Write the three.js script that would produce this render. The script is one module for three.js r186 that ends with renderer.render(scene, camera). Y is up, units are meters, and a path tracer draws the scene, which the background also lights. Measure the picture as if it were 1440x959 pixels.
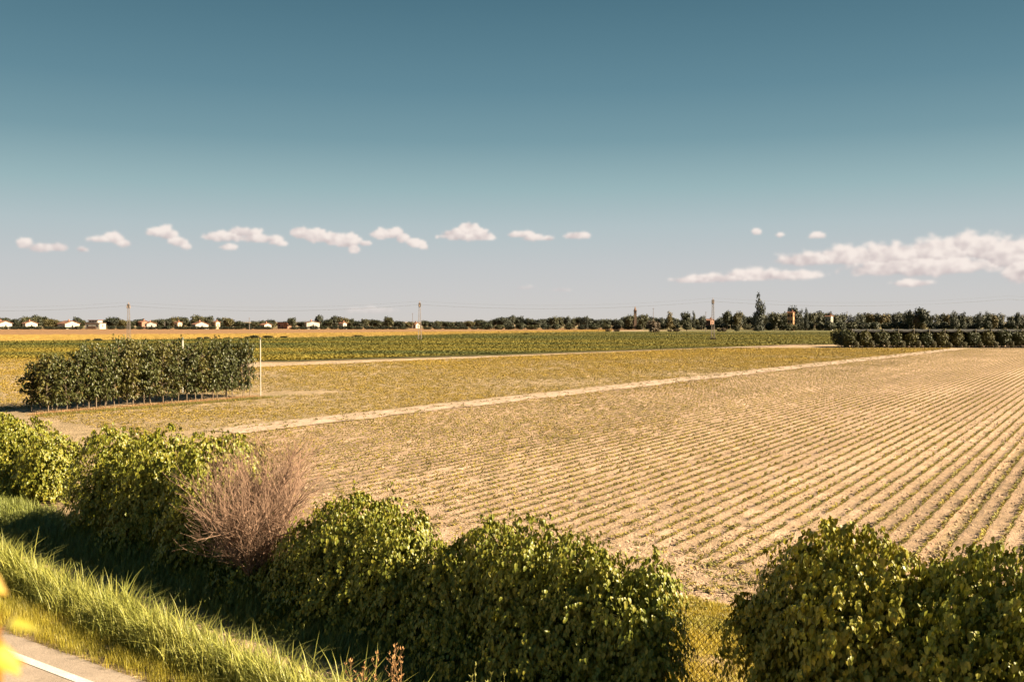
import * as THREE from 'three';
import { ImprovedNoise } from 'three/addons/math/ImprovedNoise.js';
import { mergeGeometries } from 'three/addons/utils/BufferGeometryUtils.js';

// ---------------------------------------------------------------- camera, sky, sun, exposure
const scene = new THREE.Scene();
const F = 1400, HZ = 452, EYE = 5;                       // focal length in photo pixels, horizon row, eye height
const PITCH = Math.atan((479.5 - HZ) / F);
const camera = new THREE.PerspectiveCamera(2 * Math.atan(479.5 / F) * 180 / Math.PI, 1440 / 959, 0.1, 9000);
camera.position.set(0, EYE, 0);
camera.lookAt(0, EYE - Math.tan(PITCH) * 10, -10);
camera.focus = 30; camera.userData.fStop = 5.6;
scene.add(camera);
const EXPOSURE = 4.0;
const SUN_AZ = 75 * Math.PI / 180, SUN_EL = 32 * Math.PI / 180;
const sunDir = new THREE.Vector3(Math.sin(SUN_AZ) * Math.cos(SUN_EL), Math.sin(SUN_EL), Math.cos(SUN_AZ) * Math.cos(SUN_EL));
const sun = new THREE.DirectionalLight(new THREE.Color().setRGB(1, 0.83, 0.56), 5);
sun.position.copy(sunDir).multiplyScalar(400);
sun.castShadow = true; sun.shadow.mapSize.set(4096, 4096);
Object.assign(sun.shadow.camera, { left: -140, right: 140, top: 140, bottom: -140, near: 1, far: 900 });
scene.add(sun, sun.target);

function rng(s) { return () => { s |= 0; s = s + 0x6D2B79F5 | 0; let t = Math.imul(s ^ s >>> 15, 1 | s); t = t + Math.imul(t ^ t >>> 7, 61 | t) ^ t; return ((t ^ t >>> 14) >>> 0) / 4294967296; }; }
const perlin = new ImprovedNoise();
const noise = (x, y, z = 0) => perlin.noise(x, y, z);
const fbm = (x, y, z = 0, o = 4) => { let a = 0, w = 0.5, s = 1; for (let i = 0; i < o; i++) { a += w * perlin.noise(x * s, y * s, z * s + i * 7.3); w *= 0.5; s *= 2.03; } return a; };
const clamp = (x, a = 0, b = 1) => Math.min(b, Math.max(a, x));
const sstep = (a, b, x) => { const t = clamp((x - a) / (b - a)); return t * t * (3 - 2 * t); };
const lerp = (a, b, t) => a + (b - a) * t;
const s2l = c => { c /= 255; return c <= 0.04045 ? c / 12.92 : Math.pow((c + 0.055) / 1.055, 2.4); };

// clouds: [centre x, centre y, half width, half height] lobes in photograph pixels, turned into angles round the horizon
const CLOUDS = [
  { soft: 0.5, lobes: [[35, 343, 12, 8], [62, 349, 22, 7], [82, 348, 14, 8], [116, 351, 9, 4]] },
  { soft: 0.5, lobes: [[142, 338, 15, 6], [162, 336, 14, 9], [176, 343, 9, 6]] },
  { soft: 0.45, lobes: [[220, 328, 16, 7], [235, 330, 14, 10], [250, 341, 13, 8], [262, 347, 8, 5]] },
  { soft: 0.4, lobes: [[320, 334, 30, 8], [342, 328, 22, 9], [366, 336, 30, 7], [322, 348, 11, 5], [390, 342, 12, 5]] },
  { soft: 0.22, lobes: [[424, 328, 14, 10], [444, 333, 18, 10], [468, 337, 20, 10], [490, 341, 17, 10], [498, 351, 8, 7], [513, 343, 9, 4]] },
  { soft: 0.3, lobes: [[538, 330, 16, 8], [555, 329, 14, 9], [566, 335, 10, 8], [585, 343, 14, 6], [597, 348, 6, 4]] },
  { soft: 0.2, lobes: [[640, 329, 16, 7], [660, 324, 14, 12], [672, 331, 18, 10], [656, 333, 30, 7]] },
  { soft: 0.55, lobes: [[730, 331, 17, 5], [750, 335, 16, 6], [772, 336, 9, 4]] },
  { soft: 0.35, lobes: [[814, 332, 16, 6]] },
  { soft: 0.4, lobes: [[1064, 327, 7, 5], [1096, 331, 6, 3]] },
  { soft: 0.35, lobes: [[1150, 333, 11, 5]] },
  { soft: 0.75, big: 1, lobes: [[1140, 366, 44, 10], [1195, 362, 46, 14], [1255, 360, 50, 17], [1318, 356, 44, 19], [1362, 345, 26, 16], [1385, 352, 30, 19], [1420, 360, 36, 24], [1440, 382, 26, 20], [1475, 362, 46, 28], [1530, 370, 50, 24], [1300, 376, 100, 16], [1010, 392, 46, 6], [1060, 388, 40, 9], [1105, 388, 44, 7], [1285, 399, 26, 5], [980, 394, 30, 5]] },
  { soft: 0.8, lobes: [[740, 405, 20, 4], [790, 408, 18, 4], [525, 437, 40, 6]], faint: 0.35 },
];
function buildSky() {
  const W = 4096, H = 2048, data = new Float32Array(W * H * 4);
  const stops = [[-90, 150, 140, 125], [-0.3, 208, 203, 198], [0, 208, 203, 198], [1.5, 203, 202, 201], [3.2, 195, 199, 201], [5.4, 179, 194, 198], [7.5, 154, 182, 187], [10.2, 121, 156, 167], [13, 100, 138, 153], [15.4, 89, 127, 143], [18, 77, 115, 132], [22, 70, 107, 126], [32, 64, 100, 122], [60, 57, 91, 116], [90, 54, 88, 114]]
    .map(([e, r, g, b]) => [e, s2l(r), s2l(g), s2l(b)]);
  const rows = [];
  for (let j = 0; j < H; j++) {
    const e = (j + 0.5) / H * 180 - 90; let i = 0; while (i < stops.length - 2 && e > stops[i + 1][0]) i++;
    const t = clamp((e - stops[i][0]) / (stops[i + 1][0] - stops[i][0])); const a = stops[i], b = stops[i + 1];
    const c = [1, 2, 3].map(k => lerp(a[k], b[k], t) / EXPOSURE); rows.push(c);
    for (let x = 0; x < W; x++) { const o = (j * W + x) * 4; data[o] = c[0]; data[o + 1] = c[1]; data[o + 2] = c[2]; data[o + 3] = 1; }
  }
  const put = (cl, shift, flip) => {
    const L = cl.lobes.map(([x, y, w, h]) => {
      const k = (x - 720) / F, az = Math.atan(k), el = Math.atan((HZ - y) / F / Math.hypot(1, k)), c = Math.cos(az);
      return { az: (flip ? -az : az) + shift, el, w: w / F * c * c, h: h / F * c };
    });
    const a0 = Math.min(...L.map(l => l.az - l.w * 1.9)), a1 = Math.max(...L.map(l => l.az + l.w * 1.9));
    const e0 = Math.max(0.002, Math.min(...L.map(l => l.el - l.h * 2))), e1 = Math.max(...L.map(l => l.el + l.h * 2));
    // the image's u: 0.5 + atan2(z, x) / 2pi, the view's centre -z
    const col = a => (0.5 + (a - Math.PI / 2) / (2 * Math.PI)) * W;
    const x0 = Math.floor(col(a0)), x1 = Math.ceil(col(a1)), y0 = Math.floor((e0 / Math.PI + 0.5) * H), y1 = Math.ceil((e1 / Math.PI + 0.5) * H);
    for (let y = y0; y <= y1; y++) for (let x = x0; x <= x1; x++) {
      const az = ((x + 0.5) / W - 0.5) * 2 * Math.PI + Math.PI / 2, el = ((y + 0.5) / H - 0.5) * Math.PI;
      const sc = 260, n = fbm(az * sc * 0.3 + 31, el * sc * 0.4, 3.1, 3), n2 = fbm(az * sc * 0.55, el * sc * 0.65 + 17, 9.7, 2);
      let f = -9, up = 0;
      for (const l of L) {
        const dx = (az - l.az) / l.w, dy = (el - l.el) / l.h * (el < l.el ? 1.6 : 1), r = Math.hypot(dx, dy), v = 1 - r;
        if (v > f) { f = v; up = dy * 0.6 - dx * 0 + (flip ? -0.25 : 0.25) * dx; }
      }
      f += (cl.big ? 0.42 : 0.22) + n * (cl.big ? 0.75 : 0.95) + n2 * 0.35;
      let a = sstep(0, cl.soft * 0.6 + 0.1, f) * (cl.faint || 0.95);
      if (cl.big) a *= sstep(-0.35, 0.7, f + 0.6 + up * 0.6);
      if (a <= 0.003) continue;
      const lit = clamp(0.7 + up * 0.65 + n * 0.9 + n2 * 0.7);
      const c = [lerp(196, 249, lit), lerp(183, 237, lit), lerp(183, 229, lit)].map(s2l);
      const o = (y * W + ((x % W) + W) % W) * 4;
      for (let k = 0; k < 3; k++) data[o + k] = lerp(data[o + k], c[k] / EXPOSURE, a);
    }
  };
  for (const cl of CLOUDS) put(cl, 0, false);
  for (let i = 1; i < 6; i++) for (const cl of CLOUDS) put(cl, i * Math.PI / 3, i % 2 === 1);   // the same kind of cumulus all round the horizon
  const t = new THREE.DataTexture(data, W, H, THREE.RGBAFormat, THREE.FloatType);
  t.mapping = THREE.EquirectangularReflectionMapping; t.magFilter = THREE.LinearFilter; t.minFilter = THREE.LinearFilter; t.wrapS = THREE.RepeatWrapping; t.needsUpdate = true;
  return t;
}
scene.background = buildSky();
scene.environment = scene.background;

const renderer = new THREE.WebGLRenderer({ antialias: true });
renderer.toneMapping = THREE.LinearToneMapping;
renderer.toneMappingExposure = EXPOSURE;
renderer.shadowMap.enabled = true;

// ---------------------------------------------------------------- helpers
// X to the right, Z ahead (metres); three.js has z = -Z
const V = (X, Z, y = 0) => new THREE.Vector3(X, y, -Z);
const cp = Math.cos(PITCH), sp = Math.sin(PITCH);
function ray(px, py) { const kx = (px - 720) / F, ky = (479.5 - py) / F; return [kx, ky * cp - sp, cp + ky * sp]; }
function ground(px, py) { const [x, y, z] = ray(px, py), t = -EYE / y; return [x * t, z * t]; }          // where a sight line meets the ground
function at(px, py, Z) { const [x, y, z] = ray(px, py), t = Z / z; return [x * t, EYE + y * t, Z]; }       // the point of a sight line at a known distance
const HN = [0.675, 0.738], HD = [-0.738, 0.675];                                       // hedge: normal (away from the camera), direction
const hv = (X, Z) => HN[0] * X + HN[1] * Z;
const RN = [0.585, 0.811], RD = [-0.811, 0.585];                                       // road
const rc = (X, Z) => RN[0] * X + RN[1] * Z;
const ROW = Math.atan((1588 - 720) / F), RS = [Math.sin(ROW), Math.cos(ROW)], RP = [Math.cos(ROW), -Math.sin(ROW)];   // crop rows: along, across
const onHedge = (px, v) => { const k = (px - 720) / F, Z = v / (HN[1] + HN[0] * k); return [Z * k, Z]; };

const used = {};
function numbered(n) { const k = used[n] = (used[n] ?? -1) + 1; return k ? `${n}_${String(k).padStart(3, '0')}` : n; }
function shade(o) { o.traverse(m => { if (m.isMesh) { m.castShadow = true; m.receiveShadow = true; } }); return o; }
function tag(o, label, category, group, kind) { o.userData = { ...o.userData, label, category }; if (group) o.userData.group = group; if (kind) o.userData.kind = kind; return o; }
function part(name, geo, mat, parent) { const m = new THREE.Mesh(geo, mat); m.name = name; m.castShadow = m.receiveShadow = true; parent.add(m); return m; }
function top(name, o) { o.name = numbered(name); scene.add(o); return shade(o); }
function group(name, X = 0, Z = 0, y = 0, turn = 0) { const g = new THREE.Group(); g.position.copy(V(X, Z, y)); g.rotation.y = turn; g.name = numbered(name); scene.add(g); return g; }
function structure(name, geo, mat, label) { const m = new THREE.Mesh(geo, mat); top(name, m); m.userData = { kind: 'structure', label, category: name.split('_').pop() }; return m; }
const rgb = (r, g, b) => new THREE.Color().setRGB(r, g, b);
function std(r, g, b, rough = 0.9, extra = {}) { return new THREE.MeshStandardMaterial({ color: rgb(r, g, b), roughness: rough, side: THREE.DoubleSide, ...extra }); }
function leafMat(r, g, b, rough = 0.5, tr = 0.3, vc = false) { return new THREE.MeshPhysicalMaterial({ color: rgb(r, g, b), roughness: rough, transmission: tr, thickness: 0, side: THREE.DoubleSide, vertexColors: vc, specularIntensity: 0.6 }); }

function flatLeaf(r, g, b, rough = 0.6) { return new THREE.MeshStandardMaterial({ color: rgb(r, g, b), roughness: rough, side: THREE.DoubleSide }); }

const PLACES = [[-40, 20, 'the long low white farm building'], [20, 65, 'the small red roofed white farmhouse'], [65, 116, 'the farmhouse with the large white gable'], [116, 172, 'the wide white villa'], [172, 190, 'the pylon behind the young trees'], [190, 220, 'the narrow reddish house'], [220, 262, 'the narrow cream house'], [262, 297, 'the red roofed white house'], [297, 340, 'the pinkish house wall'], [340, 385, 'the low white barn'], [385, 425, 'the reddish flat roofed farm'], [425, 462, 'the ball shaped tree'], [462, 520, 'the tiny white shed'], [520, 570, 'the lone big round tree'], [570, 620, 'the white house under the pylon'], [620, 700, 'the end of the dark wood'], [700, 780, 'the first crest of the dark wood'], [780, 850, 'the pointed conifer'], [850, 915, 'the pointed brown tower'], [915, 955, 'the large brown bush'], [955, 990, 'the broad flat topped crown'], [990, 1045, 'the pylon before the wood'], [1045, 1085, 'the tall ragged tree'], [1085, 1125, 'the orange tower house'], [1125, 1160, 'the slim dark poplar'], [1160, 1200, 'the white house in the treetops'], [1200, 1260, 'the corner of the orchard'], [1260, 1320, 'the wide flat topped crown'], [1320, 1370, 'the jagged dark trees'], [1370, 1415, 'the golden yellow tree'], [1415, 1900, 'the far end of the orchard wood']];
const place = x => PLACES.find(p => x >= p[0] && x < p[1])?.[2] ?? 'the far houses';
const TONE = ['dark green', 'mid green', 'olive green', 'blackish green', 'yellowish', 'brownish'];
const ORD = ['first', 'second', 'third', 'fourth', 'fifth', 'sixth', 'seventh', 'eighth', 'ninth', 'tenth', 'eleventh', 'twelfth', 'thirteenth', 'fourteenth', 'fifteenth', 'sixteenth', 'seventeenth', 'eighteenth', 'nineteenth', 'twentieth', 'twenty-first', 'twenty-second', 'twenty-third', 'twenty-fourth'];
// periodic value noise for textures
function tileNoise(n, seed) {
  const R = rng(seed), g = new Float32Array(n * n).map(() => R());
  return (u, v) => { const x = u * n, y = v * n, i = Math.floor(x), j = Math.floor(y), fx = x - i, fy = y - j, sx = fx * fx * (3 - 2 * fx), sy = fy * fy * (3 - 2 * fy), w = (a, b) => g[((b % n) + n) % n * n + ((a % n) + n) % n]; return lerp(lerp(w(i, j), w(i + 1, j), sx), lerp(w(i, j + 1), w(i + 1, j + 1), sx), sy); };
}
function tex(size, fn, srgb) {
  const d = new Uint8Array(size * size * 4);
  for (let y = 0; y < size; y++) for (let x = 0; x < size; x++) { const c = fn((x + 0.5) / size, (y + 0.5) / size), o = (y * size + x) * 4; d[o] = clamp(c[0]) * 255; d[o + 1] = clamp(c[1]) * 255; d[o + 2] = clamp(c[2]) * 255; d[o + 3] = 255; }
  const t = new THREE.DataTexture(d, size, size, THREE.RGBAFormat); t.wrapS = t.wrapT = THREE.RepeatWrapping; t.magFilter = THREE.LinearFilter; t.minFilter = THREE.LinearMipmapLinearFilter; t.generateMipmaps = true; if (srgb) t.colorSpace = THREE.SRGBColorSpace; t.needsUpdate = true; return t;
}
const soilN = [tileNoise(8, 1), tileNoise(26, 2), tileNoise(80, 3), tileNoise(190, 4), tileNoise(400, 5)];
const soilH = (u, v) => { const a = soilN[2](u, v), b = soilN[3](u, v), c = soilN[4](u, v); return 0.25 * soilN[1](u, v) + 0.3 * a * a + 0.3 * b * b + 0.2 * c; };
const soilMap = tex(1024, (u, v) => { const h = soilH(u, v), p = soilN[0](u, v), k = 0.6 + 0.55 * h + 0.14 * (p - 0.5) - (soilN[3](u, v) > 0.8 ? 0.2 : 0) - (soilN[2](v, u) > 0.84 ? 0.16 : 0); return [k, k * 0.985, k * (0.95 + 0.06 * p)]; }, true);
const soilBump = tex(1024, (u, v) => { const h = soilH(u, v); return [h, h, h]; });
const asphaltN = [tileNoise(6, 11), tileNoise(90, 12), tileNoise(300, 13)];
const asphaltMap = tex(512, (u, v) => { const k = 0.72 + 0.22 * asphaltN[2](u, v) + 0.12 * asphaltN[1](u, v) - 0.1 * asphaltN[0](u, v) ; return [k, k, k]; }, true);
const asphaltBump = tex(512, (u, v) => { const k = asphaltN[2](u, v); return [k, k, k]; });
const plasterMap = tex(256, (u, v) => { const k = 0.86 + 0.1 * soilN[1](u, v) + 0.05 * soilN[2](u, v); return [k, k, k]; }, true);

// a flat sheet over a polygon of [X, Z], uv in metres
function sheet(points, y, uvScale = 1) {
  const s = new THREE.Shape(points.map(([X, Z]) => new THREE.Vector2(X, Z))), g = new THREE.ShapeGeometry(s), p = g.attributes.position, uv = g.attributes.uv;
  for (let i = 0; i < p.count; i++) { const X = p.getX(i), Z = p.getY(i); p.setXYZ(i, X, y, -Z); uv.setXY(i, X / uvScale, Z / uvScale); }
  g.computeVertexNormals(); return g;
}
// a sheet subdivided as a grid: f(i/n, j/m) gives [X, y, Z, r, g, b]
function gridSheet(n, m, f, uvScale = 1) {
  const pos = [], col = [], uv = [], idx = [];
  for (let j = 0; j <= m; j++) for (let i = 0; i <= n; i++) { const [X, y, Z, r, g, b] = f(i, j); pos.push(X, y, -Z); uv.push(X / uvScale, Z / uvScale); col.push(r, g, b); }
  for (let j = 0; j < m; j++) for (let i = 0; i < n; i++) { const a = j * (n + 1) + i, b = a + 1, c = a + n + 1, d = c + 1; idx.push(a, b, d, a, d, c); }
  const g = new THREE.BufferGeometry(); g.setAttribute('position', new THREE.Float32BufferAttribute(pos, 3)); g.setAttribute('uv', new THREE.Float32BufferAttribute(uv, 2)); g.setAttribute('color', new THREE.Float32BufferAttribute(col, 3)); g.setIndex(idx); g.computeVertexNormals();
  if (g.attributes.normal.getY(0) < 0) { for (let i = 0; i < idx.length; i += 3) { const t = idx[i]; idx[i] = idx[i + 1]; idx[i + 1] = t; } g.setIndex(idx); g.computeVertexNormals(); }
  return g;
}
// collects triangles with vertex colours
class Tris {
  constructor() { this.p = []; this.c = []; }
  tri(a, b, c, k) { this.p.push(...a, ...b, ...c); if (k) this.c.push(...k, ...k, ...k); }
  geo() { const g = new THREE.BufferGeometry(); g.setAttribute('position', new THREE.Float32BufferAttribute(this.p, 3)); if (this.c.length) g.setAttribute('color', new THREE.Float32BufferAttribute(this.c, 3)); g.setAttribute('uv', new THREE.Float32BufferAttribute(new Float32Array(this.p.length / 3 * 2), 2)); g.computeVertexNormals(); return g; }
}
const _x = new THREE.Vector3(), _y = new THREE.Vector3(), _z = new THREE.Vector3();
// a leaf folded along its midrib: root at p, pointing along dir, facing nrm
function leaf(T, p, dir, nrm, len, wid, color, fold = 0.25, droop = 0.2) {
  _y.copy(dir).normalize(); _z.copy(nrm).addScaledVector(_y, -nrm.dot(_y)).normalize(); _x.crossVectors(_y, _z);
  const P = (a, b, c) => [p.x + _x.x * a + _y.x * b + _z.x * c, p.y + _x.y * a + _y.y * b + _z.y * c, p.z + _x.z * a + _y.z * b + _z.z * c];
  const A = P(0, 0, 0), M = P(0, len * 0.45, 0), L = P(-wid / 2, len * 0.4, wid * fold), R = P(wid / 2, len * 0.4, wid * fold), E = P(0, len, -len * droop);
  T.tri(A, M, L, color); T.tri(A, R, M, color); T.tri(L, M, E, color); T.tri(M, R, E, color);
}
function ovalLeaf(T, p, dir, nrm, len, wid, color, fold = 0.22, droop = 0.25) {     // eight faces: rounded base, pointed drooping tip
  _y.copy(dir).normalize(); _z.copy(nrm).addScaledVector(_y, -nrm.dot(_y)).normalize(); _x.crossVectors(_y, _z);
  const P = (a, b) => { const c = Math.abs(a) * fold - droop * b * b / len; return [p.x + _x.x * a + _y.x * b + _z.x * c, p.y + _x.y * a + _y.y * b + _z.y * c, p.z + _x.z * a + _y.z * b + _z.z * c]; };
  const A = P(0, 0), M1 = P(0, len * 0.3), M2 = P(0, len * 0.66), E = P(0, len), w = wid / 2;
  for (const s of [-1, 1]) { const B = P(s * w * 0.92, len * 0.22), C = P(s * w * 0.8, len * 0.58); if (s > 0) { T.tri(A, B, M1, color); T.tri(B, C, M1, color); T.tri(M1, C, M2, color); T.tri(M2, C, E, color); } else { T.tri(A, M1, B, color); T.tri(B, M1, C, color); T.tri(M1, M2, C, color); T.tri(M2, E, C, color); } }
}
const leafGeo = (() => { const T = new Tris(); ovalLeaf(T, new THREE.Vector3(), new THREE.Vector3(0, 1, 0), new THREE.Vector3(0, 0, 1), 1, 0.72); return T.geo(); })();
// a tapered stick between two points with n sides
function stick(T, a, b, r0, r1, n = 4, color) {
  _y.subVectors(b, a).normalize(); _x.set(Math.abs(_y.y) > 0.9 ? 1 : 0, Math.abs(_y.y) > 0.9 ? 0 : 1, 0).cross(_y).normalize(); _z.crossVectors(_x, _y);
  const ring = (p, r) => Array.from({ length: n }, (_, i) => { const t = i / n * 2 * Math.PI, c = Math.cos(t) * r, s = Math.sin(t) * r; return [p.x + _x.x * c + _z.x * s, p.y + _x.y * c + _z.y * s, p.z + _x.z * c + _z.z * s]; });
  const A = ring(a, r0), B = ring(b, r1);
  for (let i = 0; i < n; i++) { const j = (i + 1) % n; T.tri(A[i], A[j], B[j], color); T.tri(A[i], B[j], B[i], color); }
}
const box = (w, h, d, x = 0, y = 0, z = 0) => new THREE.BoxGeometry(w, h, d).translate(x, y, z);

// ---------------------------------------------------------------- the ground and the fields
const M = {
  soil: new THREE.MeshStandardMaterial({ color: rgb(0.545, 0.39, 0.265), roughness: 1, map: soilMap, bumpMap: soilBump, bumpScale: 0.05, vertexColors: true }),
  earth: new THREE.MeshStandardMaterial({ color: rgb(0.42, 0.30, 0.17), roughness: 1, map: soilMap, bumpMap: soilBump, bumpScale: 0.04 }),
  asphalt: new THREE.MeshStandardMaterial({ color: rgb(0.40, 0.31, 0.245), roughness: 0.9, map: asphaltMap, bumpMap: asphaltBump, bumpScale: 0.006 }),
  paint: new THREE.MeshStandardMaterial({ color: rgb(0.78, 0.74, 0.66), roughness: 0.75, map: asphaltMap, bumpMap: asphaltBump, bumpScale: 0.003 }),
};
// one sheet to the horizon; along the hedge it sinks into a ditch
{
  const prof = [[-3000, 0], [-40, 0], [0, 0], [6, 0], [7.3, 0], [7.7, -0.1], [8.2, -0.4], [8.6, -0.5], [9.0, -0.45], [9.5, -0.2], [10.0, -0.03], [10.4, 0], [13, 0], [40, 0], [300, 0], [900, 0], [6000, 0]];
  const us = [-6000, -900, -200, -60]; for (let u = -50; u <= 70; u += 2.5) us.push(u); us.push(90, 300, 1200, 6000);
  const g = gridSheet(prof.length - 1, us.length - 1, (i, j) => { const [v, y] = prof[i], u = us[j]; return [HN[0] * v + HD[0] * u, y, HN[1] * v + HD[1] * u, 1, 1, 1]; }, 5);
  g.deleteAttribute('color');
  structure('ground', g, M.earth, 'dry brown earth under the fields and the ditch');
}
{ // the bank of the ditch: dark earth with litter
  const g = gridSheet(22, 60, (i, j) => { const v = 6.9 + i * 0.27, u = -14 + j * 0.8, y0 = v < 7.3 ? 0 : v < 8.5 ? -0.5 * sstep(7.3, 8.5, v) : -0.5 * (1 - sstep(8.5, 10.3, v)); return [HN[0] * v + HD[0] * u, y0 + 0.012 + 0.05 * (noise(u * 1.3, v * 1.3) + 0.45), HN[1] * v + HD[1] * u, 1, 1, 1]; }, 3);
  g.deleteAttribute('color'); structure('ditch_ground', g, M.earth, 'brown earth of the ditch in front of the hedge');
}
// the sown field: real ridges along the rows, in coordinates s (along) and p (across)
const SP = 0.468, toXZ = (s, p) => [RS[0] * s + RP[0] * p, RS[1] * s + RP[1] * p], sOf = (X, Z) => RS[0] * X + RS[1] * Z, pOf = (X, Z) => RP[0] * X + RP[1] * Z;
const trackA = ground(340, 606), trackB = ground(1335, 492.6);
const trackDir = (() => { const d = [trackB[0] - trackA[0], trackB[1] - trackA[1]], l = Math.hypot(...d); return [d[0] / l, d[1] / l]; })();
const trackSide = (X, Z) => (X - trackA[0]) * trackDir[1] - (Z - trackA[1]) * trackDir[0];     // metres to the right of the track's middle
const furrowP = (() => { const [X, Z] = ground(1361, 754); return Math.round(pOf(X, Z) / SP) * SP; })();
const fieldEnd = 182;
{
  const pMin = -62, pMax = 62, n = Math.round((pMax - pMin) / (SP / 4)), ss = []; for (let s = 8; s < 60; s += 1.2) ss.push(s); for (let s = 60; s <= 236; s += 4) ss.push(s);
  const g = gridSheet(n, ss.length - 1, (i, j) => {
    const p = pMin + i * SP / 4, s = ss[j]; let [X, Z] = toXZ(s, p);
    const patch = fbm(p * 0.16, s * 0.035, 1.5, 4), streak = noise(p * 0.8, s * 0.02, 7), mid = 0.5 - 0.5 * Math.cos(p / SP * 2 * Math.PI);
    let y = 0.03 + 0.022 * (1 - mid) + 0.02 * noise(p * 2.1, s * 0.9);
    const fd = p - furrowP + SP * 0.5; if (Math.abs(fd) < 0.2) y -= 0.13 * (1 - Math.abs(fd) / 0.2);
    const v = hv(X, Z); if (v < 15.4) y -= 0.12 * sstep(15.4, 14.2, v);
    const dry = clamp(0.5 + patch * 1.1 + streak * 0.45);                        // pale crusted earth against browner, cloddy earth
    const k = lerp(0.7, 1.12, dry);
    const redEarthShade = Math.abs(fd) < 0.19 ? 1 - Math.abs(fd) / 0.19 * 0.5 : 0;         // turned reddish earth in the wheel furrow, its shade painted in by darkening
    return [X, y, Z, k * lerp(0.98, 1.02, dry) * (1 - 0.38 * redEarthShade), k * lerp(0.93, 1.0, dry) * (1 - 0.5 * redEarthShade), k * lerp(0.85, 0.98, dry) * (1 - 0.5 * redEarthShade)];
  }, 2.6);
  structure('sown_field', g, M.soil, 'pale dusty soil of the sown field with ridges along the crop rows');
}
function strip(name, a, b, w, y, mat, label, uv = 2.6) {           // a straight band between two ground points
  const d = [b[0] - a[0], b[1] - a[1]], l = Math.hypot(...d), n = [d[1] / l * w / 2, -d[0] / l * w / 2], N = 150;
  const g = gridSheet(4, N, (i, j) => { const t = j / N, o = (i / 2 - 1), wob = 1 + 0.4 * noise(t * 75, i * 3.1, w); return [lerp(a[0], b[0], t) + n[0] * o * wob, y - (Math.abs(o) > 0.9 ? 0.02 : 0), lerp(a[1], b[1], t) + n[1] * o * wob, 1, 1, 1]; }, uv);
  g.deleteAttribute('color'); return structure(name, g, mat, label);
}
const dust = new THREE.MeshStandardMaterial({ color: rgb(0.56, 0.41, 0.3), roughness: 1, map: soilMap, bumpMap: soilBump, bumpScale: 0.02 });
const ext = (a, b, k) => [b[0] + (b[0] - a[0]) * k, b[1] + (b[1] - a[1]) * k];
strip('dirt_track', ext(trackB, trackA, 0.008), ext(trackA, trackB, 0.04), 2.5, 0.1, dust, 'pale dirt track running across the field to the orchard');
{ const a = ground(300, 520), b = ground(1185, 483); strip('farm_track', a, b, 1.7, 0.16, dust, 'thin pale farm track between the green crop and the stubble'); }
const trackWeeds = []; { const R = rng(97); for (let i = 0; i < 900; i++) { const t = -0.05 + 1.05 * R(), o = R() < 0.45 ? (R() - 0.5) * 0.5 : (R() < 0.5 ? -1 : 1) * (0.85 + R() * 0.5), g = 0.8 + R() * 0.5; trackWeeds.push({ X: lerp(trackA[0], trackB[0], t) + trackDir[1] * o, Z: lerp(trackA[1], trackB[1], t) - trackDir[0] * o, y: 0.09, turn: R() * 6.28, s: 0.5 + R() * 0.9, c: [0.16 * g, 0.135 * g, 0.028 * g] }); } }
// broad fields beyond, from corners read on the ground
const px = list => list.map(([x, y]) => ground(x, y));
function field(name, pts, y, r, g, b, label, uv = 9) { return structure(name, sheet(px(pts), y, uv), new THREE.MeshStandardMaterial({ color: rgb(r, g, b), roughness: 1, map: soilMap, bumpMap: soilBump, bumpScale: 0.1 }), label); }
field('stubble_field', [[-700, 552], [-100, 552], [40, 560], [250, 545], [420, 520], [700, 504], [1180, 486], [1420, 491], [1335, 492.4], [1000, 528], [800, 551], [345, 604], [320, 616], [200, 650], [0, 690], [-500, 700]], 0.075, 0.46, 0.335, 0.19, 'beige and gold field with young plants left of the dirt track', 5);
field('pale_field', [[-900, 508], [100, 507], [300, 511], [400, 512], [700, 501], [700, 505], [420, 520], [250, 545], [40, 560], [-900, 552]], 0.08, 0.56, 0.42, 0.28, 'pale dusty field behind the block of young trees', 5);
field('green_field', [[-900, 483], [0, 481], [300, 477.4], [500, 474.4], [700, 468.6], [860, 466.4], [1010, 464.5], [1700, 464.5], [1700, 478], [1190, 484.5], [1000, 489], [700, 500], [400, 509], [0, 506], [-900, 506]], 0.09, 0.145, 0.135, 0.03, 'dark green crop field beyond the stubble', 7);
field('wheat_field', [[-1200, 473], [0, 472.4], [300, 470.8], [500, 469.6], [860, 464.8], [860, 466.3], [700, 468.5], [500, 474.3], [300, 477.3], [0, 480.9], [-1200, 484]], 0.1, 0.36, 0.24, 0.06, 'bright yellow ripe wheat field', 9);
field('brown_field', [[-1200, 462.6], [0, 462.6], [500, 461.6], [900, 461.6], [900, 464.2], [500, 469.2], [300, 470.5], [0, 472.2], [-1200, 472.8]], 0.11, 0.32, 0.165, 0.06, 'orange brown ploughed field before the far houses', 12);
field('meadow', [[-1200, 459.6], [1900, 459.6], [1900, 464.2], [905, 464.2], [905, 461.4], [500, 461.4], [0, 462.4], [-1200, 462.4]], 0.12, 0.2, 0.16, 0.05, 'olive meadow at the foot of the far trees', 15);
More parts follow.
